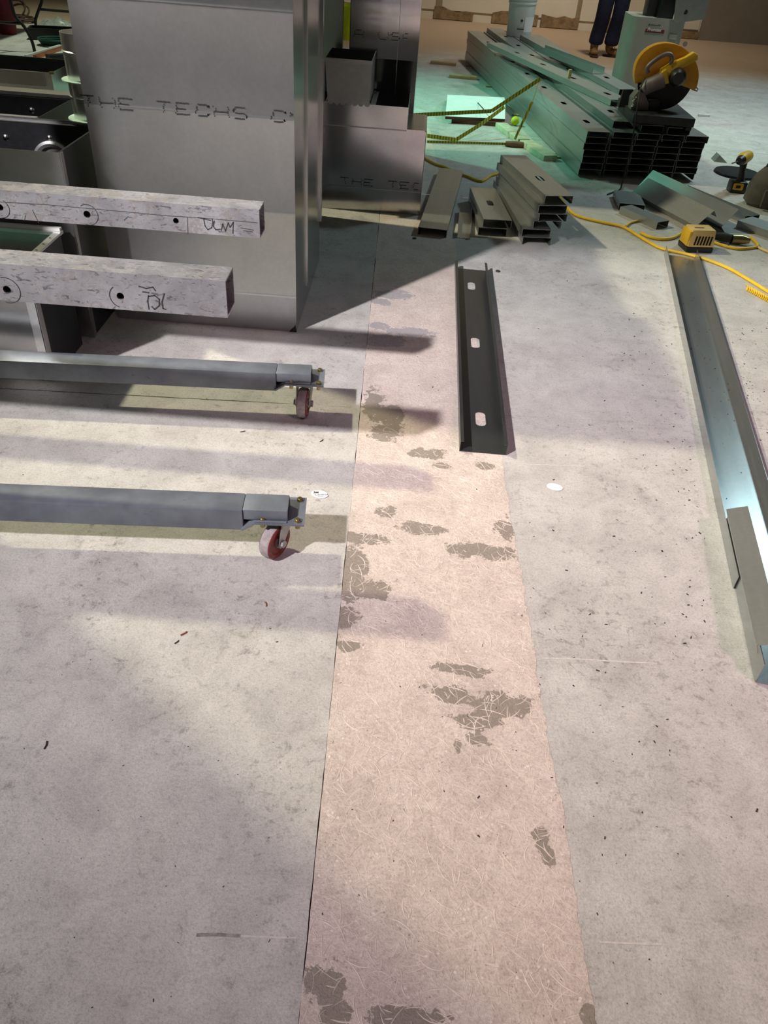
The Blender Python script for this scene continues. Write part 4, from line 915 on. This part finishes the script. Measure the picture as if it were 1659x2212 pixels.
def boot(x, yaw):
    m = Matrix.Translation((x, 0.03, 0)) @ Matrix.Rotation(yaw, 4, 'Z')
    me = skin_mesh('boot', [(m @ V((0, 0.03, 0.17)), 0.060), (m @ V((0, 0.03, 0.10)), 0.058), (m @ V((0, 0.02, 0.062)), (0.052, 0.052)), (m @ V((0, -0.07, 0.052)), (0.050, 0.042)), (m @ V((0, -0.15, 0.046)), (0.052, 0.036)), (m @ V((0, -0.19, 0.042)), (0.042, 0.030))], [(0, 1), (1, 2), (2, 3), (3, 4), (4, 5)], 0)
    o = mpart('boot', me, 'boot')
    so = MB(); so.plate([(-0.045, 0.085), (-0.05, 0.0), (-0.045, -0.09), (-0.055, -0.17), (-0.03, -0.235), (0.03, -0.235), (0.055, -0.17), (0.045, -0.09), (0.05, 0.0), (0.045, 0.085)][::-1], [], (0, 0, 0.0), (1, 0, 0), (0, 1, 0), 0.022); so.xf(m)
    part('sole', so, 'sole', o, world=False, bevel=0.004)
    part('laces', MB().tube([m @ V((0.03 * (-1) ** i, -0.03 - 0.012 * i, 0.112 - 0.004 * i)) for i in range(6)], 0.004, 6), 'wood', o, world=False)
boot(-0.115, math.radians(-4)); boot(0.105, math.radians(58))

# ================================================================== MIDDLE BACKGROUND BITS
Yp = P(960, 255).y
pn = thing('curved_sheet_board', 'curved white panel with brown underside lying on the floor beside the stud stack', 'panel', (0.53, 7.9, 0))
aa, bb_, cc_, dd_ = P(962, 251, .055), P(1091, 257, .055), P(1085, 214, .035), P(966, 209, .035)
mb = MB(); n = 12; vs = []
for i in range(n + 1):
    t = i / n; h = 0.075 * math.sin(PI * t)
    for (p, q_) in ((aa, dd_), (bb_, cc_)):
        v_ = p.lerp(q_, t); vs.append((v_.x, v_.y, v_.z + h))
vs2 = [(x, y, z - .012) for x, y, z in vs]
mb.add(vs, [(2 * i, 2 * i + 1, 2 * i + 3, 2 * i + 2) for i in range(n)]); part('top_sheet', mb, 'whiteboard', pn)
mb2 = MB(); m_ = 2 * (n + 1); mb2.add(vs2, [(2 * i + 2, 2 * i + 3, 2 * i + 1, 2 * i) for i in range(n)])
mb2.prism([V(vs[0]) + V((0, 0, -.002)), V(vs[1]) + V((0, 0, -.002)), V(vs2[1]) + V((0, 0, -.01)), V(vs2[0]) + V((0, 0, -.01))], (0, .02, 0))
part('underside', mb2, 'brownboard', pn)
part('dark_prop', MB().box(aa.x + .06, bb_.x - .02, aa.y + .03, aa.y + .10, 0.0, 0.032), 'brownboard', pn)
part('scuff_mark', MB().tube([P(1032, 222, .112), P(1045, 236, .122)], .004, 5), 'ink', pn)
sq = P(1103, 246, .04); single('tennis_ball', MB().lathe([(0.036 * math.sin(PI * i / 10), 0.036 - 0.036 * math.cos(PI * i / 10)) for i in range(11)], (sq.x + .02, sq.y - .25, 0), (0, 0, 1), 18), 'lime', 'lime yellow ball resting between the white panel and the stud stack', 'ball', (sq.x + .02, sq.y - .25, 0), recalc=True)
def board(p, q_, wd, th, label, mat, z=0.0, name='wood_board', cat='board'):
    p = V((p.x, p.y, 0)); q_ = V((q_.x, q_.y, 0)); d = (q_ - p); rz = math.atan2(d.y, d.x); m = Matrix.Translation((p.x, p.y, z)) @ Matrix.Rotation(rz, 4, 'Z')
    return single(name, MB().box(0, d.length, -wd / 2, wd / 2, 0, th, m), mat, label, cat, (p.x, p.y, z), rz, bevel=0.003)
board(P(1083, 264, .04), P(1132, 300, .04), 0.10, 0.038, 'pale green-faced board below the white panel, farther of the two', 'greenwood')
board(P(1137, 302, .04), P(1190, 336, .04), 0.11, 0.040, 'pale green-faced board touching the stud stack, nearer of the two', 'greenwood')
board(P(930, 137), P(985, 142), 0.09, 0.03, 'weathered wood strip at the far edge of the green-lit floor', 'wood')
board(P(970, 167), P(1030, 172), 0.09, 0.03, 'yellowish wood strip lying left of the long stud stack', 'wood')
hp_ = [P(1092, 310, .02), P(1108, 312, .02), P(1134, 313, .02)]
single('wooden_handle', MB().tube(hp_, [0.018, 0.024, 0.02], 10), 'brownwood', 'brown wooden tool handle at the end of the yellow tape', 'handle', (hp_[0].x, hp_[0].y, 0))
# bent measuring tapes
def tape(pts, label, wd=0.014):
    pts = [V(p) for p in pts]; mb = MB()
    for i in range(len(pts) - 1):
        a, b = pts[i], pts[i + 1]; n = 8
        d = (b - a).normalized(); side = d.cross(V((0, 1, 0))); side = V((0, 0, 1)) if side.length < .1 else side.normalized()
        for j in range(n):
            p, q_ = a.lerp(b, j / n), a.lerp(b, (j + 1) / n); mb.prism([p - side * wd, q_ - side * wd, q_ + side * wd, p + side * wd], (0, .003, 0))
    g0 = min(pts, key=lambda p: p.z)
    return single('measuring_tape', mb, 'olivetape', label, 'tape measure', (g0.x, g0.y, 0))
tape([P(890, 249, .17), P(1062, 240, .20), PY(1168, 170, 6.75)], 'upper yellow measuring tape rising in a kink to the stud stack top')
tape([P(1168, 175, ZT + .03) + V((-.02, -.05, 0)), PY(1150, 220, 6.55), PY(1130, 262, 6.5), P(1112, 301, .06)], 'yellow tape length hanging down the side of the stud stack', .009)
tape([P(922, 293, .015), P(985, 302, .012), PY(1040, 268, 6.75), PY(1090, 231, 7.0)], 'lower yellow measuring tape bent up over the white panel')
tape([P(922, 306, .012), P(1092, 311, .012)], 'straight yellow tape running along the floor to the wooden handle', .009)

# ================================================================== RIGHT SIDE: CORDS AND TOOLS
def cord(px, label, r=0.0085, mat='yellow', z=None):
    pts = [P(p[0], p[1], (p[2] if len(p) > 2 else r + 0.001)) for p in px]
    return single('power_cord', MB().tube(cat_rom(pts, 6), r, 8), mat, label, 'cord', (pts[0].x, pts[0].y, 0))
cord([(915, 340), (940, 354), (962, 361), (985, 372), (1010, 381), (1040, 391), (1064, 378), (1105, 375), (1190, 402), (1218, 440), (1245, 465), (1300, 480), (1345, 490), (1375, 507), (1400, 522), (1430, 537), (1480, 548), (1530, 562), (1575, 580), (1610, 600), (1640, 618), (1675, 640)], 'long yellow extension cord running from the duct across the floor to the right edge')
cord([(1352, 489), (1362, 481), (1378, 477)], 'dull yellow cord looping under the offcut pile', 0.007)
cord([(1384, 503), (1405, 512), (1430, 516), (1455, 513), (1472, 503)], 'yellow cord joining the charger from the left', 0.009)
cord([(1488, 499), (1505, 493, .06), (1520, 494, .06), (1531, 503, .04), (1533, 512, .02), (1526, 516)], 'yellow cord loop rising behind the charger', 0.009)
cord([(1531, 518), (1550, 526), (1575, 534), (1600, 537), (1625, 535), (1637, 531), (1632, 522), (1620, 512)], 'yellow cord lead of the plug right of the charger', 0.008)
cord([(1636, 533), (1650, 540), (1680, 552)], 'tan cord tail leaving at the right frame edge', 0.007, 'palewarm')
cc0 = P(1500, 538)
ch = thing('battery_charger', 'dusty yellow charger block with vent slots on the floor behind the track', 'charger', (cc0.x, cc0.y, 0), math.radians(8))
cw, cd, chh = 0.150, 0.12, 0.125
def tbox(w0, d0, z0, w1, d1, z1): 
    vs = [(-w0, -d0, z0), (w0, -d0, z0), (w0, d0, z0), (-w0, d0, z0), (-w1, -d1, z1), (w1, -d1, z1), (w1, d1, z1), (-w1, d1, z1)]
    return MB().add(vs, [(3, 2, 1, 0), (4, 5, 6, 7), (0, 1, 5, 4), (1, 2, 6, 5), (2, 3, 7, 6), (3, 0, 4, 7)])
part('base', tbox(.078, .062, 0, .080, .064, .030), 'black', ch, world=False, bevel=0.006)
part('housing', tbox(.080, .064, .0305, .070, .052, chh), 'palewarm', ch, world=False, bevel=0.012)
part('side_cap', MB().box(-.083, -.062, -.055, .05, .032, .115), 'toolyellow', ch, world=False, bevel=0.008)
for i in range(6):
    x = -.040 + .018 * i; m = Matrix.Translation((x, -.0605, .068)) @ Matrix.Rotation(math.radians(-7.5), 4, 'X') @ Matrix.Rotation(math.radians(8), 4, 'Y')
    part('vent_slot', MB().box(-.0045, .0045, -.0015, .0035, -.024, .024, m), 'hole', ch, world=False)
part('top_slot', MB().box(-.045, .01, -.02, -.008, chh - .002, chh + .001), 'brownwood', ch, world=False)
pl = [PY(1538, 506, 4.62), PY(1560, 509, 4.60), PY(1585, 515, 4.57), PY(1610, 517, 4.57), PY(1630, 524, 4.55)]
plp = [P(x, y, .03) for x, y in [(1538, 509), (1560, 512), (1580, 516), (1600, 517), (1620, 520)]]
tl = thing('cord_connector', 'dark rubber cord connector with yellow body lying right of the charger', 'connector', (plp[2].x, plp[2].y, 0))
part('rubber_boot', MB().tube(plp[:3], [.018, .026, .026], 12), 'black', tl)
part('connector_body', MB().tube(plp[2:], [.026, .028, .016], 12), 'bolt', tl)
part('clip', MB().tube([P(1572, 524, .02), P(1574, 532, .006)], .006, 6), 'black', tl)
sp0 = P(1612, 622, .012); sp1 = P(1672, 655, .012)
single('coiled_cord', MB().tube([sp0.lerp(sp1, i / 240) + V((0, 0.012 * math.cos(i * .42), 0.012 * math.sin(i * .42) + .003)) for i in range(241)], 0.0028, 6), 'yellow', 'thin yellow coiled cord at the right edge below the long cord', 'cord', (sp0.x, sp0.y, 0))
# impact driver standing on its battery
db = P(1588, 414); dr = thing('impact_driver', 'black and yellow cordless driver standing on its battery beyond the offcuts', 'drill', (db.x, db.y, 0)); Yd = db.y
part('battery', MB().box(db.x - .055, db.x + .055, Yd - .045, Yd + .045, 0, .075), 'black', dr, bevel=0.01)
part('battery_badge', MB().plate(rrect(.068, .042, .008), [rrect(.034, .020, .004)], (db.x - .008, Yd - .0455, .045), (1, 0, 0), (0, 0, 1), .004), 'toolyellow', dr)
hz = [PY(1600, 395, Yd), PY(1603, 370, Yd), PY(1608, 345, Yd)]
part('handle', MB().tube([V((db.x + .012, Yd, .07)), hz[1], hz[2]], [.028, .021, .026], 12), 'black', dr)
part('motor_body', MB().tube([PY(1601, 346, Yd - .06), PY(1606, 342, Yd - .02), PY(1616, 337, Yd + .06)], [.034, .041, .036], 16), 'toolyellow', dr)
part('front_collar', MB().tube([PY(1596, 348, Yd - .09), PY(1601, 346, Yd - .06)], [.022, .034], 16), 'black', dr)
part('driver_bit', MB().tube([PY(1599, 347, Yd - .08), PY(1581, 353, Yd - .10)], .005, 6), 'zinc', dr)
lq = P(1592, 376); single('round_tray', MB().lathe([(0, 0), (.16, 0), (.17, .008), (.165, .016), (.02, .02), (0, .02)], (lq.x, lq.y, 0), (0, 0, 1), 32), 'darkside', 'flat dark round tray on the floor behind the driver', 'tray', (lq.x, lq.y, 0), recalc=True)
bg = P(1650, 452); bag = thing('tool_bag', 'grey-brown canvas tool bag cut by the right frame edge', 'bag', (bg.x + .08, bg.y + .1, 0))
bm_ = MB(); n = 20; prof_ = [(0.0, 0.0), (.17, 0.0), (.185, .03), (.18, .12), (.165, .19), (.12, .235), (0.0, .245)]
bm_.lathe(prof_, (0, 0, 0), (0, 0, 1), n); rd = random.Random(4)
bm_.v = [V((v_.x * 1.0 + rd.uniform(-.008, .008), v_.y * .7 + rd.uniform(-.008, .008), max(0, v_.z + (rd.uniform(-.008, .008) if v_.z > .01 else 0)))) for v_ in bm_.v]
part('body', bm_, 'bagfabric', bag, world=False, sharp=80, recalc=True)
part('strap', MB().tube(cat_rom([(-.12, 0, .22), (-.08, 0, .30), (.02, 0, .33), (.12, 0, .22)], 6), .010, 8), 'black', bag, world=False)
part('pocket', MB().box(-.13, .10, -.150, -.128, .02, .13), 'bagfabric', bag, world=False, bevel=.008)
aq = P(1556, 350); single('angle_offcut', MB().prism([(aq.x - .05, aq.y, 0), (aq.x - .02, aq.y, .05), (aq.x + .05, aq.y - .02, 0), (aq.x + .045, aq.y - .02, 0.0), (aq.x - .02, aq.y, .045)][:3], (0, .09, 0)), 'stud', 'small folded metal offcut on the floor left of the driver', 'offcut', (aq.x, aq.y, 0))
board(P(1508, 251), P(1532, 252), .03, .02, 'short white stick on the floor right of the saw', 'white', name='white_stick', cat='stick')

# ================================================================== LEFT BACKGROUND
tb_ = thing('folding_table', 'folding table with black bent tube legs at the far left', 'table', (P(75, 112).x - .3, 9.5, 0))
Y1 = P(75, 112).y; Y2 = P(80, 70).y
part('leg', MB().tube(cat_rom([PY(x, y, Y1) for x, y in [(75, 112), (70, 92), (60, 70), (47, 51), (33, 35), (27, 18), (22, -5), (14, -80)]], 5), .016, 10), 'black', tb_)
part('leg', MB().tube(cat_rom([PY(x, y, Y2) for x, y in [(81, 69), (77, 52), (78, 38), (85, 18), (91, 0), (98, -40)]], 5), .016, 10), 'black', tb_)
part('leg', MB().tube(cat_rom([PY(75, 112, Y1) + V((-.62, 0, 0)), PY(60, 70, Y1) + V((-.48, 0, 0)), PY(33, 35, Y1) + V((-.3, 0, 0)), PY(14, -80, Y1) + V((-.24, 0, 0))], 5), .016, 10), 'black', tb_)
part('leg', MB().tube(cat_rom([PY(81, 69, Y2) + V((.62, 0, 0)), PY(78, 38, Y2) + V((.56, 0, 0)), PY(91, 0, Y2) + V((.4, 0, 0)), PY(98, -40, Y2) + V((.35, 0, 0))], 5), .016, 10), 'black', tb_)
part('crossbar', MB().tube([PY(47, 51, Y1), PY(-30, 46, Y1)], .014, 8), 'black', tb_)
part('crossbar', MB().tube([PY(84, 20, Y2), PY(84, 20, Y2) + V((.58, 0, 0))], .014, 8), 'black', tb_)
zt = min(PY(14, -80, Y1).z, PY(98, -40, Y2).z)
part('table_top', MB().box(-5.6, -4.35, 8.8, 10.4, 0.715, 0.745), 'white', tb_, bevel=.006)
rq = P(14, 76); single('red_bin', MB().lathe([(0, 0), (.085, 0), (.095, .02), (.125, .55), (.13, .56), (.12, .56), (.09, .03), (0, .03)], (rq.x - .02, rq.y + .1, 0), (0, 0, 1), 24), 'redbin', 'dark red tapered bin under the folding table', 'bin', (rq.x - .02, rq.y + .1, 0), recalc=True)
cq = P(42, 47, .0); cw_ = thing('wire_coil', 'loose coil of brown wire behind the red bin', 'wire coil', (cq.x, cq.y, 0)); rd = random.Random(8)
for i in range(7):
    r = rd.uniform(.12, .2); cx_, cz_ = rd.uniform(-.06, .06), rd.uniform(.0, .05); tilt = rd.uniform(-.1, .9) if i > 3 else rd.uniform(-.1, .1)
    pts = [(cx_ + r * math.cos(t * PI / 12), r * math.sin(t * PI / 12) * math.cos(tilt), .02 + cz_ + (r * math.sin(tilt) + r * math.sin(t * PI / 12) * math.sin(tilt))) for t in range(24)]
    part('loop', MB().tube(pts, .011, 6, closed=True), 'brownwire', cw_, world=False)
pq = P(128, 68); bgp = MB(); rd = random.Random(3); nn_ = 14
vs = []; 
for i in range(nn_):
    for j in range(nn_):
        x = (i / (nn_ - 1) - .5); y = (j / (nn_ - 1) - .5); e = max(0, 1 - 3.6 * (x * x + y * y)); vs.append((pq.x + x * .55, pq.y + y * .5, .006 + e * .16 * rd.uniform(.3, 1.0)))
bgp.add(vs, [(i * nn_ + j, (i + 1) * nn_ + j, (i + 1) * nn_ + j + 1, i * nn_ + j + 1) for i in range(nn_ - 1) for j in range(nn_ - 1)])
single('plastic_bag', bgp, 'plastic', 'crumpled clear plastic bag on the floor left of the tall duct', 'bag', (pq.x, pq.y, 0), sharp=180)
tq = P(116, 84); tt_ = thing('tool_tray', 'black tool tray below the clear plastic bag', 'tray', (tq.x, tq.y, 0), .25)
part('bottom', MB().box(-.24, .24, -.12, .12, 0, .02), 'black', tt_, world=False)
for nm, bb2 in (('side', (-.24, .24, -.12, -.10)), ('side', (-.24, .24, .10, .12)), ('end', (-.24, -.22, -.10, .10)), ('end', (.22, .24, -.10, .10))): part(nm, MB().box(*bb2, .02, .11), 'black', tt_, world=False)
gq = P(119, 98); hz_ = thing('hose_coil', 'small coil of dark green hose below the black tray', 'hose', (gq.x, gq.y, 0))
for i in range(4): part('loop', MB().tube([((.13 + .012 * i) * math.cos(t * PI / 12), (.11 + .012 * i) * math.sin(t * PI / 12), .012 + .016 * i) for t in range(24)], .010, 6, closed=True), 'greenwire', hz_, world=False)
for (pa, pb3, lb, mt, wd) in (((56, 126), (134, 102), 'long pale strip leaning behind the open duct at far left', 'white', .025), ((76, 127), (136, 107), 'copper coloured strip beside the pale strip at far left', 'copper', .04)):
    board(P(*pa), P(*pb3), wd, .03, lb, mt, name='metal_strip', cat='strip')
dq = P(115, 122); board(P(104, 131), P(150, 128), .10, .05, 'dark scrap piece behind the open duct at far left', 'darkside', name='dark_scrap', cat='scrap')

# ================================================================== SMALL THINGS ON THE FLOOR
def sticker(x, y, rx, ry, label, rz):
    c = P(x, y); t = thing('oval_sticker', label, 'sticker', (c.x, c.y, 0.0012), rz)
    part('paper', MB().plate([(rx * math.cos(2 * PI * i / 28), ry * math.sin(2 * PI * i / 28)) for i in range(28)], [], (0, 0, 0), (1, 0, 0), (0, 1, 0), 0.0012), 'sticker', t, world=False); return t
s1 = sticker(690.5, 1068.5, 0.0275, 0.0185, 'white oval sticker printed 3M Control left of the patched strip', math.radians(-10))
part('logo_print', text_mb('3M', 0.013, (-0.020, 0.0035, 0.0012), (1, 0, 0), (0, 1, 0), 0.0004, 0, 0.0006).xf(Matrix.Rotation(math.radians(16), 4, 'Z')), 'ink', s1, world=False)
part('name_print', text_mb('Control', 0.0125, (-0.0155, -0.0075, 0.0012), (1, 0, 0), (0, 1, 0), 0.0004, 0, 0.0002).xf(Matrix.Rotation(math.radians(20), 4, 'Z')), 'ink', s1, world=False)
sp = MB(); rd = random.Random(1)
for i in range(9): sp.ribbon([(-.008 + .0026 * i, -.0135), (-.0065 + .0026 * i, -.0135 + rd.uniform(0, .0015))], (0, 0, .0012), (1, 0, 0), (0, 1, 0), .0013, .0004)
part('small_print', sp.xf(Matrix.Rotation(math.radians(20), 4, 'Z')), 'ink', s1, world=False)
sticker(1198, 1053, 0.026, 0.0185, 'blank white oval sticker right of the patched strip', math.radians(-12))
def chip(x, y, s, label, mat='debris', name='scrap_chip'):
    c = P(x, y); rd = random.Random(int(x)); pts = [(s * rd.uniform(.5, 1) * math.cos(a * PI / 3), s * rd.uniform(.4, .9) * math.sin(a * PI / 3)) for a in range(6)]
    single(name, MB().plate(pts, [], (c.x, c.y, 0.0005), (1, 0, 0), (0, 1, 0), .006), mat, label, 'scrap', (c.x, c.y, 0.0))
chip(1075, 587, .016, 'black star-like scrap right of the far end of the dark stud')
chip(896, 516, .014, 'dark scrap on the shaded floor left of the plain stud')
def splinter(x0, y0, x1, y1, label, mat='debris', r=.0014):
    a, b = P(x0, y0, r + .0006), P(x1, y1, r + .0006); single('splinter', MB().tube([a, a.lerp(b, .5) + V((.002, .001, 0)), b], r, 5), mat, label, 'splinter', (a.x, a.y, 0))
splinter(95, 1618, 101, 1601, 'dark splinter alone in the lower left floor')
splinter(390, 1372, 404, 1364, 'orange splinter in the soft shadow band at left', 'splinter', .0018)
splinter(377, 1390, 386, 1383, 'grey splinter just below the orange one')
splinter(519, 933, 530, 931, 'dark splinter between the two caster wheels, left one')
splinter(691, 954, 698, 949, 'dark splinter right of the far caster wheel')
splinter(572, 1300, 575, 1310, 'tiny orange splinter below the near caster wheel', 'splinter')
# metal shavings and grit scattered about the right half
rd = random.Random(31); sh = MB()
def grit(x, y, s):
    c = P(x, y); z0 = 0.0004
    q = c - (nl + rt); along = q.dot(d2); off = abs((q - d2 * along).length)
    if -0.1 < along < 3.4 and off < 0.13:
        if off > 0.07 or along < 0.75: return
        z0 = 0.0032
    if 0.2 < c.x < 0.5 and 2.1 < c.y < 4.0: return
    a = rd.uniform(0, PI); l = s * rd.uniform(.8, 2.4); ww = s * rd.uniform(.4, .9); m = Matrix.Translation((c.x, c.y, 0)) @ Matrix.Rotation(a, 4, 'Z')
    sh.box(-l / 2, l / 2, -ww / 2, ww / 2, z0, z0 + ww * .5, m)
for (cx_, cy_, sx, sy, n) in ((1610, 840, 30, 22, 70), (1600, 700, 50, 60, 60), (1400, 800, 45, 150, 60), (1500, 850, 22, 150, 90), (1640, 900, 30, 30, 30), (1300, 1000, 120, 120, 40), (1500, 1200, 60, 150, 50), (1350, 690, 120, 60, 40), (900, 800, 70, 40, 14), (1250, 1500, 200, 250, 70)):
    for i in range(n):
        x, y = rd.gauss(cx_, sx), rd.gauss(cy_, sy)
        if 540 < y < 2200 and x < 1659: grit(x, y, rd.uniform(.0014, .0042))
for i in range(160): grit(rd.uniform(20, 1640), rd.uniform(860, 2180), rd.uniform(.001, .0026))
single('metal_shavings', sh, 'debris', 'dark metal shavings and grit scattered over the concrete', 'shavings', (1.2, 3.0, 0), kind='stuff')
